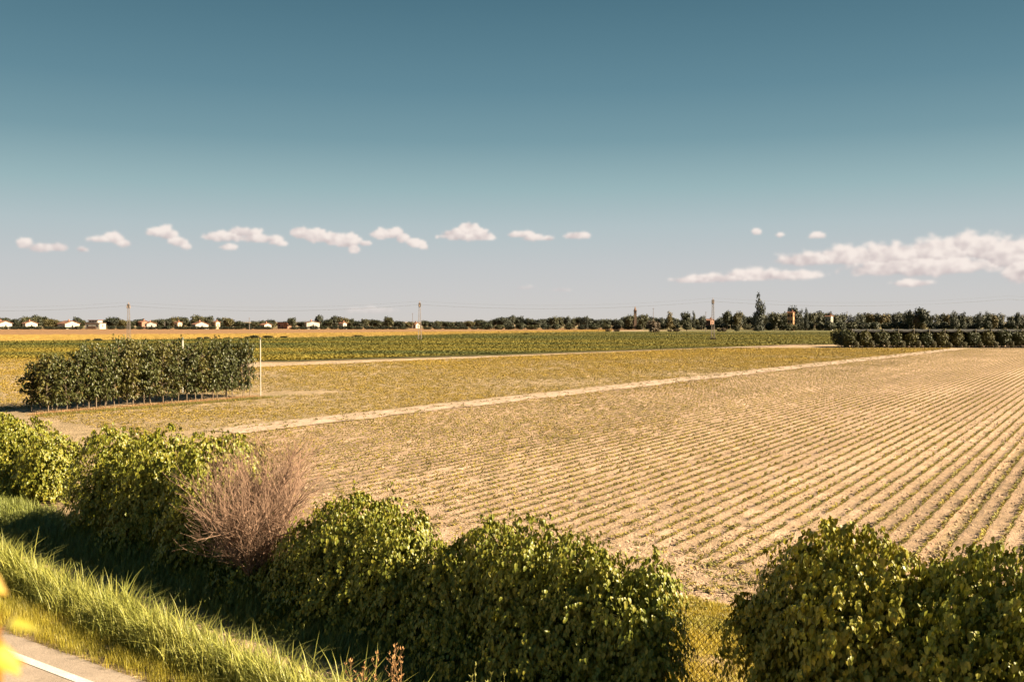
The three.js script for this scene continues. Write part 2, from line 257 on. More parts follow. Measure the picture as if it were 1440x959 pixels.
// road and its edge line
{
  const q = (c, u) => [RN[0] * c + RD[0] * u, RN[1] * c + RD[1] * u];
  const g = gridSheet(12, 80, (i, j) => { const c = 2.2 + i * 0.495, u = -12 + j * 0.7; const [X, Z] = q(c + (i === 12 ? 0.05 * noise(u * 2, 3) : 0), u); return [X, 0.022 + 0.02 * (1 - Math.abs(i - 6) / 6) - (i === 12 ? 0.012 : 0), Z, 1, 1, 1]; }, 1.4);
  g.deleteAttribute('color'); structure('road', g, M.asphalt, 'sunlit pinkish grey asphalt road below the verge');
  const l = gridSheet(2, 160, (i, j) => { const c = 7.6 + (i - 1) * (0.075 + 0.004 * noise(j * 1.7, i)), u = -12 + j * 0.35; const [X, Z] = q(c, u); return [X, 0.034, Z, 1, 1, 1]; }, 1);
  l.deleteAttribute('color'); structure('road_marking', l, M.paint, 'white edge line painted along the road');
}

// ---------------------------------------------------------------- plants that nobody could count
const O = new THREE.Object3D();
function scatter(name, geo, mat, list, label, category, kind = 'stuff') {   // list of {x, z, y, turn, s, sy, color}
  const m = new THREE.InstancedMesh(geo, mat, list.length), c = new THREE.Color();
  list.forEach((q, i) => { O.position.set(q.X, q.y || 0, -q.Z); O.rotation.set(q.tx || 0, q.turn || 0, q.tz || 0); const s = q.s || 1; O.scale.set(s * (q.sx || 1), s * (q.sy || 1), s * (q.sx || 1)); O.updateMatrix(); m.setMatrixAt(i, O.matrix); if (q.c) m.setColorAt(i, c.setRGB(...q.c)); });
  top(name, m); tag(m, label, category, null, kind); return m;
}
// a few young plants along a short piece of row
function rowPiece(seed, len, n, h) {
  const R = rng(seed), T = new Tris(), p = new THREE.Vector3(), d = new THREE.Vector3(), u = new THREE.Vector3();
  for (let i = 0; i < n; i++) {
    const x = (R() - 0.5) * 0.075, z = ((i + 0.5 + (R() - 0.5) * 0.9) / n - 0.5) * len, k = 0.55 + R() * 0.75, m = 4 + Math.floor(R() * 2);
    for (let j = 0; j < m; j++) { const a = R() * 6.28, r = h * k * (0.4 + 0.5 * R()); p.set(x, h * k * (0.15 + 0.5 * R()), z); d.set(Math.cos(a), 0.25 + R() * 0.8, Math.sin(a)); u.set(-Math.cos(a) * 0.5, 1, -Math.sin(a) * 0.5); leaf(T, p, d, u, r * 1.25, r * 0.8, null, 0.2, 0.15); }
  }
  return T.geo();
}
const M_crop = flatLeaf(1, 1, 1);
{
  const R = rng(77), lists = [[], [], []];
  const turn = Math.PI - ROW;      // piece's z along the row
  for (let i = -130; i <= 130; i++) {
    const p = i * SP; 
    for (let s = 10; s < 236; s += 0.62) {
      let [X, Z] = toXZ(s + R() * 0.2, p + (R() - 0.5) * 0.03); if (Z > fieldEnd || X > Z * 0.56 + 14 || X < -Z * 0.56 - 4) continue;
      const side = trackSide(X, Z), v = hv(X, Z); if (side < 1.5 || v < 18.2 + 1.2 * noise(X * 0.4, Z * 0.4)) continue;
      const weak = fbm(X * 0.09 + 5, Z * 0.09, 2, 3); if (R() < 0.03 + Math.max(0, -weak) * 0.35) continue;
      const g = 0.8 + R() * 0.5, y = R() * 0.25;
      lists[Math.floor(R() * 3)].push({ X, Z, y: 0.045, turn: turn + (R() < 0.5 ? Math.PI : 0) + (R() - 0.5) * 0.12, s: (0.72 + R() * 0.35 + weak * 0.3) * (0.75 + 0.25 * sstep(80, 35, Z)), c: [(0.14 + y * 0.3) * g, (0.12 + y * 0.17) * g, 0.02 * g] });
    }
  }
  lists.forEach((l, k) => scatter('crop_seedlings', rowPiece(100 + k, 0.66, 10, 0.1), M_crop, l, 'young green crop plants growing in straight rows on pale soil', 'crop'));
  console.log('row pieces', lists.map(l => l.length).join());
}
// a loose tuft of weeds or volunteer plants
function tuft(seed, n, h, spread) {
  const R = rng(seed), T = new Tris(), p = new THREE.Vector3(), d = new THREE.Vector3(), u = new THREE.Vector3();
  for (let j = 0; j < n; j++) { const a = R() * 6.28, b = R() * 6.28, q = Math.sqrt(R()) * spread, r = h * (0.35 + 0.5 * R()); p.set(Math.cos(b) * q, h * 0.45 * R(), Math.sin(b) * q); d.set(Math.cos(a), 0.3 + R() * 1.1, Math.sin(a)); u.set(-Math.cos(a) * 0.5, 1, -Math.sin(a) * 0.5); leaf(T, p, d, u, r, r * 0.6, null, 0.2, 0.2); }
  return T.geo();
}
scatter('track_weeds', tuft(9, 9, 0.13, 0.14), M_crop, trackWeeds, 'low weeds along the middle and edges of the dirt track', 'weeds');
{ // headland by the hedge: scattered plants
  const R = rng(91), l = [];
  for (let i = 0; i < 15000; i++) { const u = -16 + R() * 62, v = 14.6 + Math.pow(R(), 1.2) * 7.5; const X = HN[0] * v + HD[0] * u, Z = HN[1] * v + HD[1] * u; if (trackSide(X, Z) < 1.2) continue; const n = fbm(X * 0.3, Z * 0.3, 4, 3); if (v > 18.4 && R() > 0.3 - n) continue; if (R() > 0.42 + n * 1.3) continue; const g = 0.7 + R() * 0.6, y = R(); l.push({ X, Z, y: 0.02, turn: R() * 6.28, s: 0.6 + R() * 0.9, c: [(0.14 + 0.07 * y) * g, (0.125 + 0.02 * y) * g, 0.025 * g] }); }
  scatter('headland_weeds', tuft(5, 10, 0.1, 0.09), M_crop, l, 'scattered low plants on the headland behind the hedge', 'weeds');
}
const lineA = ground(300, 520), lineB = ground(1185, 483), q2 = (X, Z) => (X - lineA[0]) * (lineB[1] - lineA[1]) - (Z - lineA[1]) * (lineB[0] - lineA[0]) > 0 || X < lineA[0];   // this side of the thin farm track
{ // left of the track and at the near-left of the sown field: a thin speckled crop
  const R = rng(92), l = [];
  for (let i = 0; i < 330000; i++) {
    const d = 36 + Math.pow(R(), 1.5) * 150, X = (R() - 0.5) * 1.16 * d, Z = d; const side = trackSide(X, Z), v = hv(X, Z); if (v < 21) continue;
    const n = fbm(X * 0.07, Z * 0.07, 8, 3);
    const near = side > 1.4 && X < 3 + (Z - 30) * 0.28;
    if (!(side < -1.5 && Z < 181 && q2(X, Z)) && !near) continue;
    if (near && R() > 0.16 + n) continue;
    if (R() > 0.4 + n * 1.1 + (side < 0 ? clamp((Z - 62) / 90) * 0.6 : 0)) continue;
    if (Math.abs(X + 22 - (Z - 59) * 0.8) < 2.6 && Z > 50 && Z < 70) continue;
    const g = 0.75 + R() * 0.6, y = clamp(R() * 0.7 + n * 0.6 + clamp((Z - 70) / 80) * 0.25); l.push({ X, Z, y: 0.07, turn: R() * 6.28, s: (0.5 + R() * 0.6) * (1 + (Z - 40) / 110), c: [(0.12 + 0.22 * y) * g, (0.095 + 0.13 * y) * g, (0.017 + 0.012 * y) * g] });
  }
  console.log('speckle', l.length);
  scatter('stubble_plants', tuft(6, 8, 0.1, 0.1), M_crop, l, 'thin golden green plants scattered over the beige field', 'crop');
}
{ // the dark green crop: leafy clumps, lower and yellower towards the stubble
  const R = rng(93), l = [], poly = px([[-300, 483], [0, 481], [300, 477.4], [500, 474.4], [700, 468.6], [860, 466.6], [1190, 466.6], [1190, 484], [1000, 488.6], [700, 499], [400, 508], [0, 505], [-300, 505]]);
  const inside = (x, y) => { let k = false; for (let i = 0, j = poly.length - 1; i < poly.length; j = i++) { const [a, b] = poly[i], [c, d] = poly[j]; if (b > y !== d > y && x < (c - a) * (y - b) / (d - b) + a) k = !k; } return k; };
  for (let i = 0; i < 200000; i++) {
    const py = 467 + Math.pow(R(), 0.9) * 41, q = ground(-60 + R() * 1300, py); if (!inside(q[0], q[1])) continue;
    const band = noise(q[0] * 0.008 + q[1] * 0.002, q[1] * 0.05, 3) , n = fbm(q[0] * 0.03, q[1] * 0.05, 5, 3), yel = clamp(0.42 + band * 0.9 + n * 0.7 + sstep(190, 105, q[1]) * 0.6), g = 0.75 + R() * 0.5;
    l.push({ X: q[0], Z: q[1], y: 0.08, turn: R() * 6.28, s: (0.8 + R() * 0.8) * (q[1] > 200 ? 1.3 : 1), sy: 0.45 + 0.3 * R(), c: [lerp(0.06, 0.19, yel) * g, lerp(0.068, 0.145, yel) * g, lerp(0.013, 0.018, yel) * g] });
  }
  console.log('green', l.length);
  scatter('green_crop', tuft(7, 10, 0.3, 0.4), M_crop, l, 'dense dark green crop covering the field beyond the stubble', 'crop');
}
{ // lumps of dry earth on the near part of the sown field
  const g = new THREE.IcosahedronGeometry(1, 0), p = g.attributes.position; for (let i = 0; i < p.count; i++) { const k = 0.8 + 0.9 * noise(p.getX(i) * 1.7 + 3, p.getY(i) * 1.7, p.getZ(i) * 1.7); p.setXYZ(i, p.getX(i) * k, p.getY(i) * k * 0.85, p.getZ(i) * k); } g.computeVertexNormals();
  const R = rng(95), l = [];
  for (let i = 0; i < 130000; i++) { const Z = 15 + Math.pow(R(), 1.3) * 60, X = (R() - 0.5) * 1.14 * Z; if (hv(X, Z) < 15 || trackSide(X, Z) < 1.2) continue; if (R() > 0.5 + fbm(X * 0.2, Z * 0.2, 6, 3) * 1.6) continue; const k = 0.75 + R() * 0.5; l.push({ X, Z, y: 0.035, turn: R() * 6.28, tx: R(), s: 0.012 + 0.036 * R() * R() * (1 + Z / 60), c: [0.3 * k, 0.205 * k, 0.135 * k] }); }
  console.log('clods', l.length);
  scatter('soil_clods', g, std(1, 1, 1, 1), l, 'small lumps of dry earth lying between the crop rows', 'clods');
}
// grass
function grassTuft(seed, n, h, spread, wid, arch) {
  const R = rng(seed), T = new Tris();
  for (let i = 0; i < n; i++) {
    const a = R() * 6.28, b = R() * 6.28, q = Math.sqrt(R()) * spread, H = h * (0.55 + 0.5 * R()), out = H * arch * (0.2 + R()), w = wid * (0.6 + 0.6 * R());
    const bx = Math.cos(b) * q, bz = Math.sin(b) * q, ca = Math.cos(a), sa = Math.sin(a), S = arch > 0.3 ? 5 : 2; let pl, pr;
    for (let k = 0; k <= S; k++) {
      const t = k / S, o = out * t * t, y = H * (t - arch * 0.42 * t * t * t * (0.3 + 0.7 * (out / (H * arch + 1e-6)))), ww = w * (1 - t) * (0.6 + 0.8 * t) * 0.8 + 0.0008, L = [bx + ca * o - sa * ww, y, bz + sa * o + ca * ww], Q = [bx + ca * o + sa * ww, y, bz + sa * o - ca * ww];
      if (k) { T.tri(pl, pr, Q); if (k < S) T.tri(pl, Q, L); } pl = L; pr = Q;
    }
  }
  return T.geo();
}
const M_grass = leafMat(1, 1, 1, 0.5, 0.35);
{ // the ripe wheat: a standing mass of straw
  const R = rng(94), l = [];
  for (let i = 0; i < 22000; i++) { const x = -80 + R() * 940, t = clamp(x / 300), u = clamp((x - 300) / 560), lo = x < 300 ? lerp(480.9, 477.3, t) : lerp(477.3, 466.3, u), hi = x < 300 ? lerp(472.4, 470.8, t) : lerp(470.8, 464.8, u), q = ground(x, lerp(lo, hi, R())), g = 0.85 + R() * 0.3; l.push({ X: q[0], Z: q[1], y: 0.08, turn: R() * 6.28, s: 0.85 + 0.3 * R(), c: [0.29 * g, 0.19 * g, 0.045 * g] }); }
  scatter('ripe_wheat', grassTuft(46, 12, 0.62, 0.6, 0.03, 0.15), flatLeaf(1, 1, 1, 0.9), l, 'bright yellow ripe wheat standing in the far field', 'wheat');
}
{ // tall arching grass on the crest between verge and ditch
  const R = rng(51), l = [[], [], []];
  for (let i = 0; i < 2900; i++) {
    const u = -8 + R() * 36, e = (R() + R() - 1), v = 7.5 + e * 0.5 + 0.1 * noise(u * 0.5, 2), X = HN[0] * v + HD[0] * u, Z = HN[1] * v + HD[1] * u; if (rc(X, Z) < 8.45) continue;
    const g = 0.8 + R() * 0.45, y = R(), tall = (0.98 + 0.3 * noise(u * 0.7, v * 2)) * (1 - 0.3 * Math.abs(e));
    l[i % 3].push({ X, Z, y: -0.35 * sstep(7.3, 8.2, v), turn: R() * 6.28, tx: (R() - 0.5) * 0.35, tz: (R() - 0.5) * 0.35, s: tall * (0.65 + 0.5 * R()), c: [(0.24 + 0.12 * y) * g, (0.255 + 0.08 * y) * g, (0.05 + 0.025 * y) * g] });
  }
  l.forEach((q, k) => scatter('tall_grass', grassTuft(20 + k, 10, 1.12, 0.17, 0.0165, [0.55, 0.85, 1.0][k]), M_grass, q, 'tall arching light green grass on the crest of the verge', 'grass'));
  const s = [[], []];
  for (let i = 0; i < 22000; i++) {
    const u = -8 + R() * 36, v = 5.2 + R() * 2.1, X = HN[0] * v + HD[0] * u, Z = HN[1] * v + HD[1] * u, c = rc(X, Z); if (c < 8.14 + 0.1 * noise(u * 3, 1) || (c < 8.35 && R() < 0.5)) continue;
    const g = 0.8 + R() * 0.5, y = clamp(0.6 + R() * 0.6 - (v - 6.4) * 0.3 + noise(X, Z) * 0.5); s[i % 2].push({ X, Z, turn: R() * 6.28, s: 0.35 + R() * 0.75, tx: (R() - 0.5) * 0.5, tz: (R() - 0.5) * 0.5, c: [(0.22 + 0.16 * y) * g, (0.21 + 0.1 * y) * g, 0.035 * g] });
  }
  s.forEach((q, k) => scatter('verge_grass', grassTuft(30 + k, 14, 0.26, 0.1, 0.004, 0.25), M_grass, q, 'short golden grass of the verge beside the road', 'grass'));
  const d = [];
  for (let i = 0; i < 17000; i++) { const u = -10 + R() * 40, v = 7.5 + R() * 2.9, X = HN[0] * v + HD[0] * u, Z = HN[1] * v + HD[1] * u, y = v < 8.5 ? -0.5 * sstep(7.3, 8.5, v) : -0.5 * (1 - sstep(8.5, 10.3, v)), g = 0.6 + R() * 0.6; d.push({ X, Z, y, turn: R() * 6.28, s: 0.7 + R() * 0.9, c: [0.17 * g, 0.185 * g, 0.035 * g] }); }
  scatter('ditch_grass', grassTuft(41, 20, 0.44, 0.16, 0.009, 0.55), M_crop, d, 'rank green grass in the shaded ditch below the hedge', 'grass');
  const m = [[], []];
  for (let i = 0; i < 26000; i++) { const u = -10 + R() * 22, v = 11.2 + Math.pow(R(), 1.2) * 4.1, X = HN[0] * v + HD[0] * u, Z = HN[1] * v + HD[1] * u; const g = 0.75 + R() * 0.5, n = noise(X * 0.9, Z * 0.9), y = clamp(0.75 + n + (R() - 0.5) * 0.5); m[i % 2].push({ X, Z, turn: R() * 6.28, s: 0.55 + R() * 0.6, c: [(0.3 + 0.16 * y) * g, (0.275 + 0.08 * y) * g, 0.04 * g] }); }
  m.forEach((q, k) => scatter('margin_grass', grassTuft(33 + k, 20, 0.12, 0.14, 0.006, 0.4), M_grass, q, 'golden grass margin behind the wire fence', 'grass'));
}

// ---------------------------------------------------------------- the hedge
const M_bark = std(0.11, 0.085, 0.06, 0.95);
const M_leaf = leafMat(1, 1, 1, 0.42, 0.28, true);
const M_leaves = [leafMat(0.15, 0.165, 0.021, 0.42, 0.28), leafMat(0.185, 0.19, 0.023, 0.42, 0.28), leafMat(0.225, 0.205, 0.024, 0.42, 0.28)];
function hedgeBush(name, label, X0, Z0, lobes, o) {        // lobes [x along the picture, y, z towards the camera, radii]; o: density, leaf size, tint, parts
  const R = rng(o.seed), g = group(name, X0, Z0, 0, 0); tag(g, label, 'bush', 'bushes of the field hedge');
  const T = new Tris(), p = new THREE.Vector3(), n = new THREE.Vector3(), d = new THREE.Vector3(), single = [];
  const area = lobes.map(l => l[3] * l[4] + l[4] * l[5] + l[3] * l[5]), total = area.reduce((a, b) => a + b);
  const inL = (q, l) => ((q.x - l[0]) / l[3]) ** 2 + ((q.y - l[1]) / l[4]) ** 2 + ((q.z - l[2]) / l[5]) ** 2;
  const kinds = [[0.15, 0.165, 0.021], [0.185, 0.19, 0.023], [0.225, 0.205, 0.024]].map(c => c.map((x, k) => x * o.tint[k])), tone = () => kinds[Math.floor(R() * 3)];      // the leaves' three greens, mixed evenly
  const one = (q, nn, outer) => {
    const len = o.leaf * (0.6 + 0.7 * R());
    d.set(nn.x * 0.55 + (R() - 0.5) * 1.0, -0.75 - R() * 0.7 + nn.y * 0.3, nn.z * 0.55 + (R() - 0.5) * 1.0);
    n.set(nn.x * 0.8 + (R() - 0.5) * 1.1, nn.y * 0.6 + 0.55 + (R() - 0.5) * 0.7, nn.z * 0.8 + (R() - 0.5) * 1.1);
    if (o.parts && outer && (nn.z > 0.15 || nn.y > 0.5) && q.y > 0.5 && single.length < o.parts * 3 && R() < 0.1) { single.push([q.clone(), d.clone(), n.clone(), len]); return; }
    ovalLeaf(T, q, d, n, len, len * (0.58 + 0.2 * R()), tone());
  };
  const pick = () => { let t = R() * total, k = 0; while (t > area[k]) t -= area[k++]; return k; };
  const N = Math.round(total * 4.6 * o.density);
  for (let i = 0; i < N * 0.4; i++) {                       // leaves spread through the outer layer
    const k = pick(), l = lobes[k], y = R() * 2 - 1, a = R() * 6.283, r = Math.sqrt(1 - y * y); n.set(r * Math.cos(a), y, r * Math.sin(a));
    const lump = 0.24 * noise(n.x * 2.3 + l[0] + o.seed, n.y * 2.3 + l[1], n.z * 2.3), w = 0.97 - 0.36 * R() + lump;
    p.set(l[0] + n.x * l[3] * w, l[1] + n.y * l[4] * w, l[2] + n.z * l[5] * w); if (p.y < 0.02 || lobes.some((m, j) => j !== k && inL(p, m) < 0.55)) continue;
    one(p, new THREE.Vector3(n.x / l[3], n.y / l[4], n.z / l[5]).normalize(), false);
  }
  for (let i = 0; i < N * 0.72 / 15; i++) {                 // hanging sprays of about fifteen leaves
    const k = pick(), l = lobes[k], y = R() * 1.85 - 0.85, a = R() * 6.283, r = Math.sqrt(Math.max(0, 1 - y * y)); n.set(r * Math.cos(a), y, r * Math.sin(a));
    const lump = 0.24 * noise(n.x * 2.3 + l[0] + o.seed, n.y * 2.3 + l[1], n.z * 2.3), w = 0.9 + 0.16 * R() + lump, nn = new THREE.Vector3(n.x / l[3], n.y / l[4], n.z / l[5]).normalize();
    const q = new THREE.Vector3(l[0] + n.x * l[3] * w, l[1] + n.y * l[4] * w, l[2] + n.z * l[5] * w); if (q.y < 0.12 || lobes.some((m, j) => j !== k && inL(q, m) < 0.7)) continue;
    const L = 0.14 + 0.2 * R(), out = 0.5 + 0.8 * R(), v = new THREE.Vector3(nn.x * out + (R() - 0.5) * 0.8, 0.35 + nn.y * 0.5, nn.z * out + (R() - 0.5) * 0.8).normalize();
    for (let m = 0; m < 15; m++) { const t = m / 14; p.copy(q).addScaledVector(v, L * t); p.y -= L * 1.15 * t * t; p.x += (R() - 0.5) * 0.07; p.y += (R() - 0.5) * 0.06; p.z += (R() - 0.5) * 0.07; one(p, nn, t > 0.3); }
  }
  for (let i = 0; i < N * 0.22; i++) {                      // leaves deep inside, on all sides of the stems
    const l = lobes[pick()], y = R() * 2 - 1, a = R() * 6.283, r = Math.sqrt(1 - y * y), w = 0.66 * Math.cbrt(0.12 + 0.88 * R()); n.set(r * Math.cos(a), y, r * Math.sin(a));
    p.set(l[0] + n.x * l[3] * w, l[1] + n.y * l[4] * w, l[2] + n.z * l[5] * w); if (p.y < 0.02) continue;
    d.set(R() - 0.5, -R(), R() - 0.5); n.set(R() - 0.5 + n.x, R() + 0.2, R() - 0.5 + n.z); const len = o.leaf * (1.3 + 0.8 * R()); leaf(T, p, d, n, len, len * 0.75, tone());
  }
  for (let i = 0; i < o.sprays * 0.3; i++) {                // a few bare-stemmed shoots that stand out of the bush
    const k = pick(), l = lobes[k], y = R() * 1.5 - 0.55, a = R() * 6.283, r = Math.sqrt(Math.max(0, 1 - y * y)); n.set(r * Math.cos(a), y, r * Math.sin(a)); const nn = new THREE.Vector3(n.x / l[3], n.y / l[4], n.z / l[5]).normalize();
    const q = new THREE.Vector3(l[0] + n.x * l[3], l[1] + n.y * l[4], l[2] + n.z * l[5]); if (q.y < 0.25 || lobes.some((m, j) => j !== k && inL(q, m) < 0.95)) continue;
    const end = q.clone().addScaledVector(nn, 0.1 + 0.22 * R()).add(new THREE.Vector3((R() - 0.5) * 0.16, 0.02 + 0.14 * R(), (R() - 0.5) * 0.16));
    stick(T, q.clone().addScaledVector(nn, -0.1), end, 0.0022, 0.001, 3, [0.06, 0.055, 0.025]);
    for (let j = 0; j < 9; j++) { p.copy(q).lerp(end, j / 8); p.x += (R() - 0.5) * 0.07; p.y += (R() - 0.5) * 0.07; p.z += (R() - 0.5) * 0.07; one(p, nn, false); }
  }
  const f = part('foliage', T.geo(), M_leaf, g); f.userData.kind = 'stuff';
  for (const l of lobes) { const S = new Tris(), b = new THREE.Vector3(l[0] * 0.9, 0, l[2] * 0.8), m = new THREE.Vector3(l[0], l[1] * 0.5, l[2]), e = new THREE.Vector3(l[0] + (R() - 0.5) * 0.3, l[1] + l[4] * 0.5, l[2] + (R() - 0.5) * 0.3); stick(S, b, m, 0.045, 0.03, 6); stick(S, m, e, 0.03, 0.012, 6); part('stem', S.geo(), M_bark, g); }
  if (o.parts) {
    single.sort((a, b) => b[0].z + b[0].y - a[0].z - a[0].y);
    const q = new THREE.Matrix4();
    for (const [a, b, c, len] of single.slice(0, o.parts)) {
      const m = part('leaf', leafGeo, M_leaves[Math.floor(R() * 3)], g); _y.copy(b).normalize(); _z.copy(c).addScaledVector(_y, -c.dot(_y)).normalize(); _x.crossVectors(_y, _z); q.makeBasis(_x, _y, _z); m.quaternion.setFromRotationMatrix(q); m.position.copy(a); m.scale.setScalar(len);
    }
  }
  return g;
}
// a hedge bush described by lobes read off the photograph: [pixel x, pixel y of the lobe's top, half width in pixels, distance from the road side v]
function bushFromPixels(name, label, list, o) {
  const mid = onHedge(list[0][0], list[0][3]);
  const lobes = list.map(([x, ytop, hw, v, low = 0, deep = 0.85]) => { const [X, Z] = onHedge(x, v), topY = at(x, ytop, Z)[1], b = (topY - low) / 2; return [X - mid[0], low + b * 0.98, mid[1] - Z, hw / F * Z, b * 1.0, deep]; });
  return hedgeBush(name, label, mid[0], mid[1], lobes, { tint: [1, 1, 1], ...o });
}
// lower skirts: the hedge is a wall of leaves down to the ground, so each bush has low lobes as well as its dome
bushFromPixels('hedge_bush', 'rounded green bush at the far end of the hedge with lit grass at its foot', [[-30, 580, 62, 11.5, 0.3], [22, 585, 52, 11.4, 0.25], [68, 608, 40, 11.4, 0.15], [-70, 640, 60, 11.2, 0, 0.9], [30, 650, 60, 11.2, 0, 0.9], [-140, 590, 70, 11.5, 0]], { seed: 3, density: 560, leaf: 0.074, sprays: 260, tint: [1.1, 1.08, 1] });
bushFromPixels('hedge_bush', 'long green bush with upright shoots between the rounded bush and bare shrub', [[165, 600, 58, 10.8, 0.2], [225, 606, 56, 10.7, 0.1], [285, 615, 50, 10.6, 0], [335, 612, 34, 11.2, 0.4, 0.6], [140, 660, 38, 10.6, 0, 0.8], [210, 680, 66, 10.45, 0, 0.8], [280, 700, 50, 10.35, 0, 0.8], [335, 700, 40, 10.6, 0, 0.7]], { seed: 5, density: 560, leaf: 0.074, sprays: 380, tint: [1.08, 1.06, 1] });
bushFromPixels('hedge_bush', 'low leafy bush growing under the bare brown shrub', [[352, 775, 46, 10.3, 0, 0.75], [300, 800, 48, 10.2, -0.1, 0.7], [395, 785, 44, 10.4, 0, 0.75], [350, 830, 74, 9.9, -0.2, 0.75], [270, 815, 60, 9.85, -0.25, 0.7], [420, 850, 60, 9.8, -0.25, 0.75]], { seed: 6, density: 560, leaf: 0.074, sprays: 120 });
bushFromPixels('hedge_bush', 'broad domed green bush beside the bare brown shrub', [[505, 699, 74, 10.6, 0.2, 0.9], [450, 726, 56, 10.5, 0.1], [560, 716, 58, 10.6, 0.1], [430, 790, 50, 10.35, 0, 0.75], [500, 800, 84, 10.35, 0, 0.8], [585, 800, 66, 10.35, 0, 0.8], [470, 880, 90, 10.2, -0.2, 0.7]], { seed: 8, density: 720, leaf: 0.068, sprays: 300, parts: 260 });
bushFromPixels('hedge_bush', 'wide green bush with two low crests between domed bush and leafy column', [[690, 732, 44, 10.7, 0.2], [745, 739, 70, 10.6, 0.1, 0.9], [815, 762, 60, 10.6, 0.1], [640, 756, 50, 10.5, 0], [650, 830, 68, 10.35, 0, 0.8], [770, 830, 88, 10.35, 0, 0.8], [850, 780, 36, 10.5, 0], [700, 890, 100, 10.2, -0.2, 0.7], [840, 880, 60, 10.25, -0.2, 0.7]], { seed: 11, density: 720, leaf: 0.068, sprays: 340, parts: 280 });
bushFromPixels('hedge_bush', 'narrow leafy column of ivy green beside the wire fence gap', [[916, 784, 34, 10.7, 0.1, 0.7], [888, 804, 32, 10.5, 0, 0.75], [912, 850, 34, 10.4, 0, 0.7]], { seed: 13, density: 740, leaf: 0.068, sprays: 110, parts: 160, tint: [0.97, 1, 1] });
bushFromPixels('hedge_bush', 'tall bright yellow green bush on the other side of the fence gap', [[1172, 742, 88, 11.0, 0.2, 1.05], [1215, 748, 74, 11.0, 0.1, 1.05], [1255, 778, 58, 10.7, 0.1, 0.95], [1135, 782, 62, 10.8, 0.1, 0.9], [1082, 836, 46, 10.6, 0.85, 0.6], [1190, 822, 84, 10.2, 0, 0.9], [1132, 905, 34, 10.45, 0, 0.75], [1255, 845, 66, 10.1, 0, 0.9]], { seed: 17, density: 720, leaf: 0.07, sprays: 340, parts: 290, tint: [1.25, 1.13, 1] });
bushFromPixels('hedge_bush', 'green bush next to the tall yellow green bush at the hedge end', [[1395, 776, 88, 10.8, 0.1, 1.0], [1335, 794, 58, 10.7, 0.1, 0.9], [1480, 770, 86, 10.8, 0.1, 1.0], [1350, 855, 80, 10.1, 0, 0.9], [1460, 845, 90, 10.1, 0, 0.9]], { seed: 19, density: 720, leaf: 0.07, sprays: 300, parts: 260, tint: [1.05, 1.05, 1] });

{ // the bare brown shrub: a fan of fine twigs
  const [X, Z] = onHedge(360, 10.2), g = group('bare_shrub', X, Z); tag(g, 'leafless pinkish brown shrub of fine twigs standing in the hedge', 'shrub');
  const R = rng(61), B = new Tris(), W = new Tris(); 
  const grow = (p, d, len, r, lev) => {
    const n = lev < 2 ? 3 : 2; let q = p;
    for (let i = 0; i < n; i++) { d = d.clone().add(new THREE.Vector3((R() - 0.5) * 0.6, (R() - 0.42) * 0.5, (R() - 0.5) * 0.6)).normalize(); const e = q.clone().addScaledVector(d, len / n); if (e.y < 0.1) return; const k = 0.8 + R() * 0.4; stick(lev < 2 ? B : W, q, e, r * (1 - i / n * 0.4), r * (1 - (i + 1) / n * 0.4), lev < 2 ? 5 : 3, lev < 2 ? null : [0.23 * k, 0.14 * k, 0.095 * k]);
      if (lev < 4) { const m = lev === 0 ? 3 : lev === 1 ? 4 : 3; for (let j = 0; j < m; j++) { const c = d.clone().multiplyScalar(0.75).add(new THREE.Vector3(R() * 2 - 1, (R() * 2 - 0.6) * 0.8, R() * 2 - 1).multiplyScalar(0.66)).normalize(); grow(q.clone().lerp(e, 0.3 + 0.7 * R()), c, len * (0.48 + 0.25 * R()), r * 0.5, lev + 1); } }
      q = e; }
  };
  for (let i = 0; i < 13; i++) { const a = i / 13 * 6.28 + R(), t = 0.08 + R() * 0.3; grow(new THREE.Vector3(Math.cos(a) * 0.12, 0, Math.sin(a) * 0.12), new THREE.Vector3(Math.cos(a) * t, 0.9, Math.sin(a) * t).normalize(), 1.32 + R() * 0.35, 0.026, i < 13 ? 1 : 0); }
  part('branches', B.geo(), std(0.12, 0.08, 0.055, 0.95), g);
  const w = part('twigs', W.geo(), new THREE.MeshStandardMaterial({ vertexColors: true, roughness: 0.95, side: THREE.DoubleSide }), g); w.userData.kind = 'stuff';
  console.log('twigs', W.p.length / 9);
}
